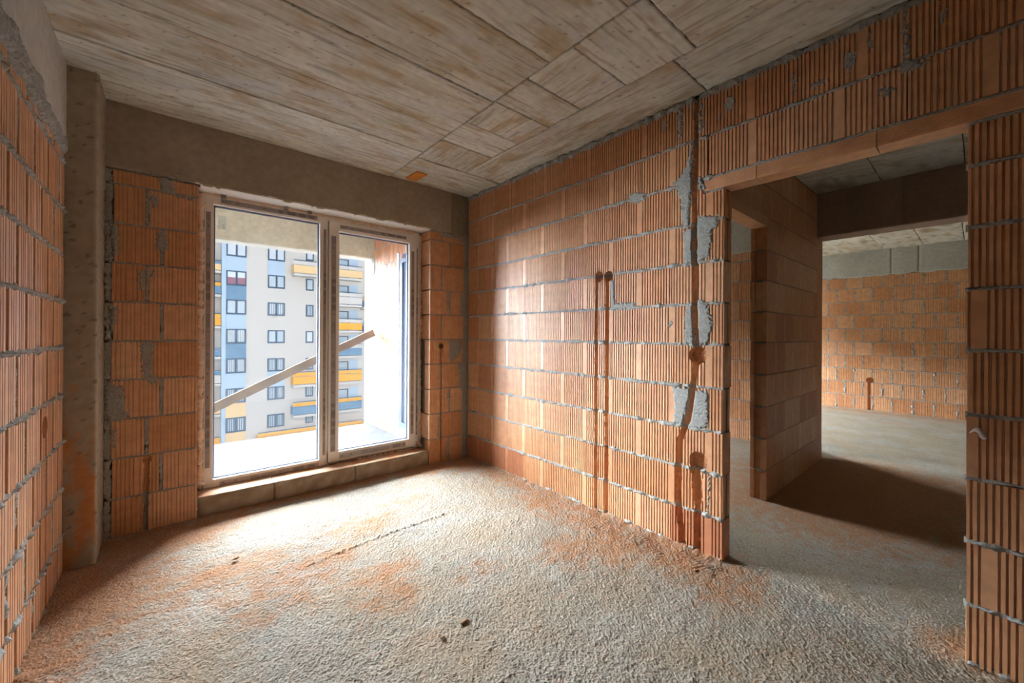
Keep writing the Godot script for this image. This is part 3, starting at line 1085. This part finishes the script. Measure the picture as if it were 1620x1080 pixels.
func build_window() -> void:
	var w := frame(top("window_1", "white plastic balcony door, a fixed pane and a sash, still in printed protective film", "balcony door", "structure"), Vector3(0, 0, -3.74), Vector3.BACK)
	var pvc := mat(s255(226, 218, 208), 0.35, 0.5)
	var dark := mat(s255(44, 62, 92), 0.4, 0.5)
	var film := mat(Color.WHITE, 0.4, 0.5)
	film.albedo_texture = label_texture(32, 512, 12, s255(152, 142, 138), s255(104, 96, 94))
	var film2 := mat(Color.WHITE, 0.4, 0.5)
	film2.albedo_texture = label_texture(32, 512, 99, s255(170, 162, 158), s255(116, 108, 106))
	var glass := mat(Color(0.93, 0.97, 1.0, 0.05), 0.02, 0.5)
	glass.transparency = BaseMaterial3D.TRANSPARENCY_ALPHA
	var foam_m := mat(s255(224, 196, 172), 0.9, 0.2)
	var y0 := 0.125
	var y1 := 2.335
	# outer frame bars: upright ones as prisms, level ones turned
	for b in [[0.2, 0.258, 0.0], [1.002, 1.070, 0.0], [1.905, 1.952, 0.0]]:
		put(w, "frame_bar", bar(b[1] - b[0], 0.075, y1 - y0, 0.004), pvc, Vector3(b[0], y0, 0))
	for b in [[y0, 0.205, 0.2, 1.07], [2.272, y1, 0.2, 1.07], [y0, 0.19, 1.07, 1.952], [2.29, y1, 1.07, 1.952]]:
		var o := put(w, "frame_bar", bar(b[1] - b[0], 0.073, b[3] - b[2], 0.004), pvc)
		o.transform = Transform3D(Basis(Vector3(0, 1, 0), Vector3(-1, 0, 0), Vector3(0, 0, 1)), Vector3(b[3], b[0], -0.001))
	var sash := Node3D.new()
	sash.name = "sash"
	w.add_child(sash, true)
	for b in [[1.073, 1.160], [1.838, 1.915]]:
		put(sash, "sash_bar", bar(b[1] - b[0], 0.075, 2.30 - 0.172, 0.005), pvc, Vector3(b[0], 0.172, 0.018))
	for b in [[0.172, 0.252], [2.218, 2.30]]:
		var o := put(sash, "sash_bar", bar(b[1] - b[0], 0.073, 1.915 - 1.073, 0.005), pvc)
		o.transform = Transform3D(Basis(Vector3(0, 1, 0), Vector3(-1, 0, 0), Vector3(0, 0, 1)), Vector3(1.915, b[0], 0.017))
	# panes and edge spacers, the blue reflection along the glass put into their colour
	for g in [[0.258, 1.002, 0.205, 2.272, -0.030, w], [1.160, 1.838, 0.252, 2.218, -0.014, sash]]:
		put(g[5], "pane", boxes(span(g[0], g[1], g[2], g[3], g[4] - 0.002, g[4] + 0.002)), glass)
		var t := 0.011
		var z: float = g[4]
		put(g[5], "spacer", boxes(span(g[0], g[0] + t, g[2], g[3], z - 0.022, z - 0.006) + span(g[1] - t, g[1], g[2], g[3], z - 0.022, z - 0.006) + span(g[0] + t, g[1] - t, g[2], g[2] + t, z - 0.022, z - 0.006) + span(g[0] + t, g[1] - t, g[3] - t, g[3], z - 0.022, z - 0.006)), dark)
	# printed film on the bars
	strip(w, "protective_film", 0.210, 0.240, 0.30, 2.21, 0.0015, 0.001, film)
	strip(w, "protective_film", 1.030, 1.054, 0.24, 2.22, 0.0015, 0.001, film)
	strip(w, "protective_film", 0.30, 1.0, 0.150, 0.186, 0.0015, 0.001, film2)
	strip(w, "protective_film", 0.30, 0.98, 2.288, 2.322, 0.0015, 0.001, film)
	strip(sash, "protective_film", 1.090, 1.132, 0.262, 2.17, 0.0195, 0.001, film)
	strip(sash, "protective_film", 1.856, 1.888, 0.30, 2.14, 0.0195, 0.001, film)
	strip(sash, "protective_film", 1.165, 1.80, 0.188, 0.232, 0.0195, 0.001, film2)
	strip(sash, "protective_film", 1.165, 1.80, 2.246, 2.278, 0.0195, 0.001, film)
	strip(w, "protective_film", 1.92, 1.94, 0.28, 2.18, 0.0015, 0.001, film2)
	strip(w, "protective_film", 1.075, 1.90, 0.134, 0.164, 0.0015, 0.001, film2)
	var stk := mat(Color.WHITE, 0.5, 0.4)
	stk.albedo_texture = label_texture(32, 64, 5, s255(196, 214, 220), s255(110, 140, 150))
	stk.transparency = BaseMaterial3D.TRANSPARENCY_ALPHA
	stk.albedo_color = Color(1, 1, 1, 0.35)
	strip(w, "sticker", 0.285, 0.335, 2.10, 2.20, -0.026, 0.001, stk)
	# foam all round
	foam(w, PackedVector3Array([Vector3(0.182, 0.11, -0.01), Vector3(0.180, 2.34, -0.01)]), 0.021, foam_m, 3.0)
	foam(w, PackedVector3Array([Vector3(1.964, 0.14, -0.008), Vector3(1.963, 2.32, -0.008)]), 0.018, foam_m, 13.0)
	foam(w, PackedVector3Array([Vector3(0.18, 2.342, -0.012), Vector3(1.95, 2.330, -0.012)]), 0.016, foam_m, 23.0)
	foam(w, PackedVector3Array([Vector3(0.26, 0.128, 0.004), Vector3(1.02, 0.130, 0.004)]), 0.016, foam_m, 33.0)
	foam(w, PackedVector3Array([Vector3(1.12, 0.128, 0.004), Vector3(1.93, 0.134, 0.004)]), 0.018, foam_m, 43.0)
	foam(w, PackedVector3Array([Vector3(1.935, 0.175, 0.02), Vector3(1.955, 0.185, 0.02), Vector3(1.965, 0.20, 0.02)]), 0.034, foam_m, 53.0)
	foam(w, PackedVector3Array([Vector3(0.165, 0.17, 0.02), Vector3(0.175, 0.20, 0.02), Vector3(0.18, 0.22, 0.02)]), 0.034, foam_m, 63.0)
	put(w, "perimeter_seal", boxes(span(0.12, 0.205, 0.0, 2.42, -0.075, -0.035)), foam_m)
	put(w, "perimeter_seal", boxes(span(1.948, 2.03, 0.0, 2.42, -0.075, -0.035)), foam_m)
	put(w, "perimeter_seal", boxes(span(0.2, 1.95, 2.33, 2.42, -0.075, -0.035)), foam_m)
	put(w, "perimeter_seal", boxes(span(0.2, 1.95, 0.05, 0.128, -0.075, -0.035)), foam_m)
	var shim := mat(s255(38, 40, 42), 0.6, 0.4)
	put(w, "shim", bar(0.06, 0.05, 0.016, 0.002), shim, Vector3(0.20, 0.122, 0.02))
	put(w, "shim", bar(0.055, 0.05, 0.016, 0.002), shim, Vector3(1.045, 0.122, 0.03))
	var clip_m := mat(s255(120, 122, 124), 0.4, 0.6)
	for x in [0.30, 0.72, 0.9]:
		put(w, "fixing_clip", boxes(span(x, x + 0.03, 2.325, 2.352, 0.0, 0.03)), clip_m)


# ======================= rooms beyond ==================================================
func build_hall() -> void:
	var w := frame(top("wall_hall", "short dim wall of orange blocks in the hall, ending in a doorway jamb", "wall", "structure"), Vector3(0, 0, -1.09), Vector3.BACK)
	put(w, "core", boxes(span(3.60, 5.3, -0.03, CH + 0.06, -0.115, -0.05) + span(2.5, 3.6, 2.27, CH, -0.115, -0.05)), m_core)
	var L := 0.4645
	var line := ribs(L - 0.006, 0.0186, 0.006, 0.002, 0.05, 0.012)
	for c in 11:
		var v0: float = 0.004 if c == 0 else bed_y[c - 1] + 0.005
		var v1: float = bed_y[c] - 0.005 if c < 10 else 2.75
		var ub := 3.583 if c % 2 == 0 else 3.583 - 0.23
		if c >= 9:
			ub = 2.545
		var first := true
		while ub < 5.1:
			var u0 := maxf(ub, 3.583 + 0.006 * rng.randf()) if c < 9 else ub
			brick(w, line, ub, u0, minf(ub + L - 0.006, 5.1), v0, v1, 0.115, clay[[4, 2, 6, 0, 3, 4][rng.randi_range(0, 5)]], none, -1 if first and c < 9 else 0)
			first = false
			ub += L
		if c < 10:
			bed(w, 3.585 if c < 8 else 2.55, 5.1, bed_y[c], 0.007, 0.004, none, 600.0 + c * 3.0, false, 0.7)
			if c < 9:
				put(w, "mortar_lump", boxes(span(3.578, 3.588, bed_y[c] - 0.012, bed_y[c] + 0.009, -0.07, -0.03)), m_core)
	put(w, "lintel_block", bar(1.06, 0.115, 0.075, 0.004), clay[1], Vector3(2.55, 2.170, 0))
	# return pier and the dark beam across the hall
	brick(w, ribs(0.20, 0.03, 0.008, 0.004, 0.0, 0.02), 5.102, 5.102, 5.30, 0.0, CH, 0.115, clay[4])
	var b := top("beam_hall", "dark concrete beam spanning the far end of the hall", "beam", "structure")
	var bf := frame(b, Vector3(5.07, 0, 0), Vector3.LEFT)
	concrete(bf, "face", -1.12, -0.463, 2.325, CH + 0.02, 0.0, lin(176, 150, 130), lin(140, 118, 102), 0.03, 0.006)
	concrete(bf, "face", -0.457, 1.45, 2.325, CH + 0.02, 0.0, lin(172, 146, 126), lin(136, 114, 98), 0.03, 0.006)
	put(bf, "body", boxes(span(-1.15, 1.45, 2.328, CH + 0.1, -0.3, -0.004)), mat(s255(168, 146, 130), 0.85, 0.3))


func build_far_rooms() -> void:
	# far wall across the hall
	var w := frame(top("wall_far", "sunlit far wall of small orange blocks under a pale concrete band", "wall", "structure"), Vector3(9.45, 0, 0), Vector3.LEFT)
	put(w, "core", boxes(span(-5.9, 1.6, -0.05, CH + 0.1, -0.3, -0.012)), m_core)
	var line := ribs(0.238, 0.0265, 0.009, 0.005, 0.0, 0.014)
	for c in 10:
		var v0: float = 0.0 if c == 0 else 0.245 + (c - 1) * 0.2405 + 0.006
		var v1: float = 0.245 + c * 0.2405 - 0.006 if c < 9 else 2.37
		var n := 2.48 if c % 2 == 0 else 2.355
		while n > -0.6:
			brick(w, line, -n + 0.009, -n + 0.009, -n + 0.243, v0, v1, 0.2, clay[rng.randi_range(0, 5)])
			bed(w, v0, v1, -n, 0.014, 0.013, none, n * 3.0 + c * 11.0, true)
			n -= 0.252
		if c < 9:
			bed(w, -2.5, 0.6, 0.245 + c * 0.2405, 0.009, 0.011, none, 700.0 + c * 3.0)
	for e in [[-2.5, -0.99], [-0.985, -0.655], [-0.65, 0.6]]:
		concrete(w, "concrete_band", e[0], e[1], 2.372, CH + 0.08, 0.004 if e[0] > -0.9 else 0.0, lin(196, 196, 188), lin(160, 158, 148), 0.03, 0.03)
	var recess_shade := mat(s255(120, 62, 30), 0.8, 0.2)  # dark brown paints the shade of a recess on a raised disc and strip
	var disc := PackedVector2Array()
	for k in 16:
		disc.append(Vector2(cos(TAU * k / 16.0), sin(TAU * k / 16.0)) * 0.05)
	var o := put(w, "painted_hole", prism(disc, 0.006), recess_shade)
	o.transform = Transform3D(Basis(Vector3(1, 0, 0), Vector3(0, 0, 1), Vector3(0, -1, 0)), Vector3(-1.258, 0.53, 0.001))
	put(w, "painted_groove", bar(0.032, 0.02, 0.5, 0.004), recess_shade, Vector3(-1.285, 0.0, 0.005))
	# wall seen through the narrow gap beside the doorway, dividing the two far rooms
	var g := frame(top("wall_divide", "bright strip of orange blocks and concrete seen through the narrow gap", "wall", "structure"), Vector3(5.5, 0, 0), Vector3.LEFT)
	put(g, "core", boxes(span(-5.9, -1.2, -0.05, CH + 0.1, -0.12, -0.012)), m_core)
	for c in 10:
		var v0: float = 0.0 if c == 0 else bed_y[c - 1] + 0.006
		var v1: float = bed_y[c] - 0.006 if c < 9 else 2.36
		var n := 3.2 if c % 2 == 0 else 3.08
		while n > 1.25:
			brick(g, line, -n + 0.004, -n + 0.004, minf(-n + 0.242, -1.215), v0, v1, 0.1, pick(c + 1))
			n -= 0.246
		if c < 9:
			bed(g, -3.2, -1.2, bed_y[c], 0.008, 0.009, none, 800.0 + c * 3.0)
	concrete(g, "concrete_band", -3.4, -1.2, 2.352, CH + 0.02, 0.0, lin(200, 196, 184), lin(170, 162, 148), 0.03, 0.02)
	# outer walls of the rooms: openings to the north let the daylight in
	var pl := mat(s255(206, 200, 190), 0.9, 0.2)
	var n2 := top("wall_outer", "outer north wall of the neighbouring rooms with two tall window openings", "wall", "structure")
	put(n2, "masonry", boxes(span(2.22, 2.8, -0.03, CH + 0.2, -5.95, -5.65) + span(2.8, 3.9, 2.36, CH + 0.2, -5.95, -5.65) + span(3.9, 6.1, -0.03, CH + 0.2, -5.95, -5.65) + span(6.1, 8.6, 2.36, CH + 0.2, -5.95, -5.65) + span(8.6, 9.8, -0.03, CH + 0.2, -5.95, -5.65) + span(2.8, 3.9, -0.03, 0.15, -5.95, -5.65) + span(6.1, 8.6, -0.03, 0.15, -5.95, -5.65)), pl)
	var s2 := top("wall_south", "plain block wall behind the camera", "wall", "structure")
	put(s2, "masonry", boxes(span(-0.9, 9.8, -0.03, CH + 0.2, 1.35, 1.6)), pl)


# ======================= balcony =======================================================
func build_balcony() -> void:
	var b := top("balcony", "open concrete balcony outside the glass with a gritty pale slab and deep beam", "balcony", "structure")
	var nu := 170
	var nv := 90
	var x0 := -2.2
	var x1 := 2.26
	var pf := func(i: int, j: int) -> Vector3:
		var x := lerpf(x0, x1, i / float(nu))
		var n := lerpf(3.84, 5.80 + 0.0 * x, j / float(nv))
		return Vector3(x, n, 0.005 + 0.006 * nf.get_noise_2d(x * 7.0, n * 7.0) + 0.004 * na.get_noise_2d(x * 40.0, n * 40.0))
	var tf := func(_i: int, _j: int, p: Vector3) -> Color:
		var g := 0.5 + 0.5 * nf.get_noise_2d(p.x * 3.0, p.y * 3.0)
		var c := lin(72, 76, 80).lerp(lin(98, 102, 106), g)
		if na.get_noise_2d(p.x * 42.0, p.y * 42.0) > 0.6:
			c = c.lerp(lin(70, 80, 90), 0.65)
		return c
	var o := put(b, "screed", surf(nu, nv, pf, tf), m_floor)
	o.transform = Transform3D(Basis(Vector3.RIGHT, Vector3.FORWARD, Vector3.UP), Vector3.ZERO)
	put(b, "slab", boxes(span(x0, x1, -0.25, -0.015, -5.8, -3.8)), m_core)
	put(b, "ceiling_slab", boxes(span(-2.2, 2.5, CH, CH + 0.25, -5.95, -3.8)), mat(s255(186, 178, 162), 0.85, 0.3))
	var f := Node3D.new()
	f.name = "edge_beam"
	b.add_child(f, true)
	frame(f, Vector3(0, 0, -5.6), Vector3.BACK)
	concrete(f, "beam_face", -2.2, 2.24, 2.372, CH + 0.02, 0.0, lin(196, 186, 164), lin(150, 140, 120), 0.02, 0.008)
	put(f, "beam_body", boxes(span(-2.2, 2.24, 2.375, CH + 0.1, -0.25, -0.004)), mat(s255(196, 194, 186), 0.85, 0.3))
	# side wall of the balcony with a second door frame
	var w := frame(top("wall_balcony", "side wall of the balcony in weathered pale orange blocks beside a dark door frame", "wall", "structure"), Vector3(2.22, 0, 0), Vector3.LEFT)
	put(w, "core", boxes(span(-5.70, -4.84, -0.03, CH, -0.115, -0.03) + span(-4.84, -3.8, 2.36, CH, -0.115, -0.03) + span(-3.95, -3.84, 0, 2.4, -0.115, -0.03)), m_core)
	var line := ribs(0.125, 0.022, 0.007, 0.004, 0.0, 0.012)
	for c in 11:
		var v0: float = 0.0 if c == 0 else bed_y[c - 1] + 0.006
		var v1: float = bed_y[c] - 0.006 if c < 10 else CH
		var n := 5.69 if c % 2 == 0 else 5.755
		while n > (4.83 if c < 9 else 3.9):
			var u0 := maxf(-n + 0.004, -5.69)
			brick(w, line, -n + 0.004, u0, minf(-n + 0.129, -4.84 if c < 9 else -3.9), v0, v1, 0.1, clay[[4, 6, 6, 4][rng.randi_range(0, 3)]])
			if rng.randf() < 0.35:
				bed(w, v0, v1, -n, 0.006, 0.008, none, n * 5.0 + c, true)
			n -= 0.133
		if c < 10:
			bed(w, -5.69, -4.845, bed_y[c], 0.007, 0.009, none, 900.0 + c * 2.0)
	smear(w, PackedVector2Array([Vector2(-5.7, 2.38), Vector2(-5.55, 2.38), Vector2(-5.56, 2.15), Vector2(-5.7, 2.12)]), 0.01)
	smear(w, PackedVector2Array([Vector2(-4.98, 0.72), Vector2(-4.88, 0.76), Vector2(-4.87, 0.58), Vector2(-4.95, 0.56)]), 0.006)
	var d := frame(top("door_2", "second balcony door in the side wall, pale frame edge and dark blue panel", "door", "structure"), Vector3(2.22, 0, 0), Vector3.LEFT)
	var wh := mat(s255(232, 238, 244), 0.4, 0.5)
	var bl := mat(s255(58, 80, 112), 0.3, 0.5)
	put(d, "jamb_trim", bar(0.05, 0.10, 2.25, 0.004), wh, Vector3(-4.83, 0.08, 0.012))
	put(d, "frame_bar", bar(0.07, 0.07, 2.2, 0.004), bl, Vector3(-4.775, 0.10, 0.0))
	put(d, "frame_bar", bar(0.08, 0.07, 2.2, 0.004), bl, Vector3(-4.05, 0.10, 0.0))
	put(d, "frame_bar", boxes(span(-4.71, -4.05, 0.10, 0.20, -0.07, 0.0) + span(-4.71, -4.05, 2.2, 2.3, -0.07, 0.0)), bl)
	put(d, "panel", boxes(span(-4.71, -4.05, 0.2, 2.2, -0.05, -0.03)), mat(s255(120, 146, 176), 0.12, 0.6))
	put(d, "threshold", boxes(span(-4.83, -3.97, 0.0, 0.10, -0.10, 0.03)), wh)
	# rough timber board leaning across the balcony
	var p := top("timber_plank", "long weathered timber plank slanting across the balcony behind the glass", "plank")
	var a := Vector3(-0.55, 0.045, -5.45)
	var e := Vector3(2.16, 1.325, -5.45)
	var dir := (e - a).normalized()
	var up := Vector3(-dir.y, dir.x, 0)
	var ln := a.distance_to(e)
	var wood := mat(Color.WHITE, 0.85, 0.3)
	wood.vertex_color_use_as_albedo = true
	var ring: Array = [Vector2(-0.048, 0.013), Vector2(0.048, 0.013), Vector2(0.048, -0.013), Vector2(-0.048, -0.013), Vector2(-0.048, 0.013)]
	var pp := func(i: int, j: int) -> Vector3:
		var q: Vector2 = ring[4 - i]
		var t := clampf((j - 1) / 60.0, 0, 1)
		if j == 0 or j == 62:
			q = Vector2.ZERO
		return a + dir * ln * t + up * (q.x + 0.002 * na.get_noise_2d(t * 20.0, q.x * 30.0)) + Vector3(0, 0, q.y)
	var pt := func(_i: int, _j: int, q: Vector3) -> Color:
		return lin(120, 98, 74).lerp(lin(86, 68, 50), clampf(0.5 + nf.get_noise_2d((q.x + q.y) * 3.0, (q.y - q.x * 0.48) * 60.0), 0, 1))
	put(p, "board", surf(4, 62, pp, pt, true), wood)


func build_own_building() -> void:
	var o := top("own_block", "rendered upper and lower storeys of the block this flat belongs to", "building", "structure")
	var m := mat(s255(132, 126, 118), 0.9, 0.2)
	put(o, "upper_storeys", boxes(span(-14.0, 22.0, CH + 0.3, 11.5, -3.86, 9.0)), m)
	put(o, "lower_storeys", boxes(span(-14.0, 22.0, -13.0, -0.3, -3.86, 9.0)), m)
	put(o, "side_storey", boxes(span(-14.0, -0.75, -0.4, CH + 0.4, -3.86, 9.0) + span(9.82, 22.0, -0.4, CH + 0.4, -3.86, 9.0) + span(-0.8, 9.9, -0.4, CH + 0.4, 1.62, 9.0)), m)
	put(o, "bay", boxes(span(2.34, 9.9, CH + 0.3, 11.5, -5.95, -3.8) + span(2.34, 9.9, -13.0, -0.3, -5.95, -3.8)), m)
	var g := top("ground", "paved street between the two blocks far below", "ground", "structure")
	put(g, "paving", boxes(span(-70, 90, -13.4, -13.0, -110, 40)), mat(s255(104, 103, 100), 0.95, 0.2))


# ======================= block across the street =======================================
func build_opposite() -> void:
	var b := top("apartment_block", "pale multi-storey block across the street with blue windows and orange balconies", "building")
	frame(b, Vector3(0, 0, -46.6), Vector3.BACK)
	var white := mat(s255(204, 198, 192), 0.9, 0.2)
	var pale := mat(s255(176, 196, 214), 0.9, 0.2)
	var blue := mat(s255(104, 140, 168), 0.8, 0.3)
	var peach := mat(s255(232, 196, 146), 0.85, 0.2)
	var orange := mat(s255(240, 168, 40), 0.7, 0.3)
	var fr := mat(s255(52, 82, 108), 0.6, 0.4)
	var pane_l := mat(s255(196, 204, 212), 0.25, 0.6)
	var pane_d := mat(s255(92, 120, 142), 0.2, 0.6)
	var pane_c := mat(s255(168, 186, 198), 0.5, 0.4)
	var red := mat(s255(150, 96, 112), 0.5, 0.4)
	put(b, "wall", boxes(span(3.85, 30.0, -13.0, 12.2, -10.0, 0.0)), white)
	put(b, "wall", boxes(span(-26.0, 3.85, -13.0, 12.2, -10.0, -1.6)), white)
	put(b, "parapet", boxes(span(3.8, 30.05, 12.2, 12.5, -10.0, 0.06) + span(-26.0, 3.8, 12.2, 12.5, -10.0, -1.55)), pale)
	put(b, "corner_strip", boxes(span(3.84, 4.17, -13.0, 12.2, -0.5, 0.03)), pale)
	var rows := [8.66, 5.87, 3.10, 0.30, -2.55, -5.42, -8.22, -11.0]
	var kinds1 := [0, 3, 1, 2, 2, 2, 2, 2]
	var kinds2 := [0, 1, 2, 1, 2, 2, 2, 0]
	for k in 8:
		facade_window(b, 4.18, 5.79, rows[k], 1.42, fr, [pane_l, pane_c, pane_d, red], kinds1[k], pane_l)
		facade_window(b, 7.60, 9.12, rows[k], 1.32, fr, [pane_l, pane_c, pane_d, red], kinds2[k], pane_l)
		facade_window(b, 11.1, 11.85, rows[k] + (0.4 if k == 0 else 0.0), 1.25, fr, [pane_l, pane_c, pane_d, red], [0, 1, 2, 0, 2, 2, 2, 1][k], pane_l, false)
		facade_window(b, 17.65, 18.15, rows[k], 1.25, fr, [pane_l, pane_c, pane_d, red], 2, pane_l, false)
		for lx in [-3.4, -8.2, -13.0]:
			facade_window(b, lx, lx + 1.5, rows[k], 1.35, fr, [pane_l, pane_c, pane_d, red], k % 2 + 1, pane_l, true, -1.6)
		# spandrel under each window of the first column
		if k < 7:
			put(b, "spandrel", boxes(span(4.18, 5.79, rows[k + 1] + 1.42, rows[k], 0.0, 0.03)), [pale, blue, pale, blue, pale, peach, peach][k])
			if k == 0 or k == 4:
				put(b, "spandrel", boxes(span(7.60, 9.12, rows[k + 1] + 1.32, rows[k], 0.0, 0.03)), pale)
	# balconies: [x0, x1, deck y, top y, panel, second panel]
	for e in [[9.7, 16.65, 7.45, 8.85, peach, white], [12.9, 16.65, 4.5, 5.9, white, white], [12.9, 16.65, 1.65, 3.0, orange, white], [12.9, 16.65, -1.15, 0.2, blue, white], [9.7, 16.65, -4.0, -2.62, orange, orange], [9.7, 16.65, -7.1, -5.7, blue, orange], [6.65, 16.65, -9.5, -8.35, orange, orange], [16.8, 18.05, 4.3, 5.5, blue, orange], [16.8, 18.05, 1.5, 2.7, blue, blue], [16.8, 18.3, -9.6, -8.5, orange, orange],
			[1.0, 3.80, 7.2, 8.2, peach, blue], [1.0, 3.80, 4.95, 6.2, blue, orange], [1.0, 3.80, 1.95, 3.2, orange, orange], [1.0, 3.80, -0.95, -0.1, blue, blue], [1.0, 3.80, -3.5, -2.2, white, blue], [1.0, 3.80, -6.4, -5.2, peach, blue], [1.0, 3.80, -9.4, -8.5, orange, orange]]:
		var left: bool = e[1] < 4.0
		var z0 := -1.6 if left else 0.0
		var z1 := -0.2 if left else 1.2
		var o := Node3D.new()
		o.name = "balcony"
		b.add_child(o, true)
		put(o, "deck", boxes(span(e[0], e[1], e[2] - 0.22, e[2], z0, z1 + 0.03)), white)
		var hh: float = e[3] - e[2]
		put(o, "front_panel", boxes(span(e[0], e[1], e[2] + 0.08, e[2] + hh * 0.62, z1 - 0.04, z1)), e[4])
		put(o, "top_panel", boxes(span(e[0], e[1], e[2] + hh * 0.66, e[3] - 0.12, z1 - 0.04, z1)), e[5])
		put(o, "side_panel", boxes(span(e[0], e[0] + 0.04, e[2] + 0.05, e[2] + hh * 0.62, z0, z1 - 0.04)), e[4])
		put(o, "side_panel", boxes(span(e[1] - 0.04, e[1], e[2] + 0.05, e[2] + hh * 0.62, z0, z1 - 0.04)), e[4])
		put(o, "rail", boxes(span(e[0], e[1], e[3] - 0.07, e[3], z1 - 0.05, z1)), fr)
		if not left and e[0] > 9.0 and e[1] < 17.0:
			put(o, "balcony_door", boxes(span(13.6, 15.4, e[2], e[2] + 2.1, 0.0, 0.05)), pane_c)
			put(o, "door_frame", boxes(span(13.5, 13.6, e[2], e[2] + 2.15, 0.0, 0.07) + span(15.4, 15.52, e[2], e[2] + 2.15, 0.0, 0.07) + span(13.5, 15.52, e[2] + 2.1, e[2] + 2.2, 0.0, 0.07)), fr)
			put(o, "wall_recess", boxes(span(15.6, 16.6, e[2], e[2] + 2.35, 0.0, 0.03)), pale)
	for y in [7.7, 5.9, 5.0, 2.5, 1.2]:
		put(b, "wall_vent", boxes(span(17.4, 17.95, y, y + 0.12, 0.0, 0.06)), fr)


func facade_window(b: Node3D, x0: float, x1: float, y: float, h: float, fr: Material, panes: Array, kind: int, light: Material, pair := true, back := 0.0) -> void:
	var o := Node3D.new()
	o.name = "window"
	b.add_child(o, true)
	o.position = Vector3(x0, y, back)
	var w := x1 - x0
	var t := 0.11
	var parts := span(0, t, 0, h, 0, 0.09) + span(w - t, w, 0, h, 0, 0.09) + span(t, w - t, 0, t + 0.04, 0, 0.09) + span(t, w - t, h - t, h, 0, 0.09)
	if pair:
		parts += span(w / 2 - 0.08, w / 2 + 0.08, t, h - t, 0, 0.09)
	put(o, "window_frame", boxes(parts), fr)
	var m: Material = panes[kind]
	if pair:
		put(o, "pane", boxes(span(t, w / 2 - 0.08, t, h - t, 0.0, 0.05)), m if kind != 3 else light)
		put(o, "pane", boxes(span(w / 2 + 0.08, w - t, t, h - t, 0.0, 0.05)), m if kind != 3 else light)
		if kind == 3:
			put(o, "reflection_panel", boxes(span(t, w / 2 - 0.08, t, h * 0.55, 0.04, 0.06) + span(w / 2 + 0.08, w - t, t, h * 0.55, 0.04, 0.06)), panes[3])
	else:
		put(o, "pane", boxes(span(t, w - t, t, h - t, 0.0, 0.05)), m)
	if kind == 1 or kind == 2:
		# gathered curtains behind the glass show as upright folds
		var folds: Array = []
		var x := t + 0.1
		while x < w - t - 0.08:
			if not pair or absf(x - w / 2) > 0.14:
				folds += span(x, x + 0.05, t + 0.02, h - t - 0.02, 0.04, 0.058)
			x += 0.16
		put(o, "curtain", boxes(folds), light)


# ======================= small things ==================================================
func build_small() -> void:
	var wedge := top("wood_offcut", "short bright wood offcut stuck in the ceiling seam above the window", "wood piece")
	wedge.position = Vector3(1.68, CH - 0.012, -3.38)
	wedge.rotation.y = 0.05
	put(wedge, "block", bar(0.085, 0.21, 0.02, 0.002), mat(s255(214, 142, 66), 0.7, 0.3), Vector3(0, 0, 0.105))
	put(wedge, "splint", bar(0.018, 0.20, 0.016, 0.002), mat(s255(206, 130, 56), 0.7, 0.3), Vector3(0.088, 0.002, 0.10))
	var fm := mat(s255(228, 222, 232), 0.9, 0.2)
	var fo := top("foam_scrap", "little curled scrap of white foam stuck on the near block pier", "foam")
	frame(fo, Vector3(EX, 0, 0), Vector3.LEFT)
	foam(fo, PackedVector3Array([Vector3(-0.024, 0.925, 0.006), Vector3(-0.008, 0.942, 0.012), Vector3(0.002, 0.940, 0.014), Vector3(0.006, 0.922, 0.013), Vector3(0.022, 0.910, 0.008)]), 0.0085, fm, 71.0)
	var cl := top("dirt_clod", "flattened crumb of dark dirt lying on the screed nearest the camera", "clod")
	cl.position = Vector3(1.024, 0.004, -1.512)
	clod(cl, 0.02, 3.0)
	var c2 := top("dirt_clod", "smaller dark crumb left of the flattened one on the screed", "clod")
	c2.position = Vector3(0.899, 0.004, -1.494)
	clod(c2, 0.012, 9.0)
	var c3 := top("clay_shard", "thin shard of brick lying by the foot of the ribbed wall", "shard")
	c3.position = Vector3(2.193, 0.006, -1.691)
	clod(c3, 0.014, 15.0)
	var c4 := top("wood_splinter", "dark splinter lying on the dusty floor below the left brick pier", "splinter")
	c4.position = Vector3(0.30, 0.008, -2.78)
	clod(c4, 0.016, 21.0)


func clod(o: Node3D, r: float, sd: float) -> void:
	var pf := func(i: int, j: int) -> Vector3:
		var a := TAU * i / 14.0
		var e := PI * (j / 8.0 - 0.5)
		var d := Vector3(cos(a) * cos(e), sin(e), -sin(a) * cos(e))
		var q := r * (1.0 + 0.5 * nf.get_noise_3d(d.x * 1.5 + sd, d.y * 1.5, d.z * 1.5))
		return Vector3(d.x * q, d.y * q * 0.3 + r * 0.12, d.z * q * 0.6)
	var m := mat(s255(146, 118, 90), 0.95, 0.2)
	put(o, "lump", surf(14, 8, pf), m)
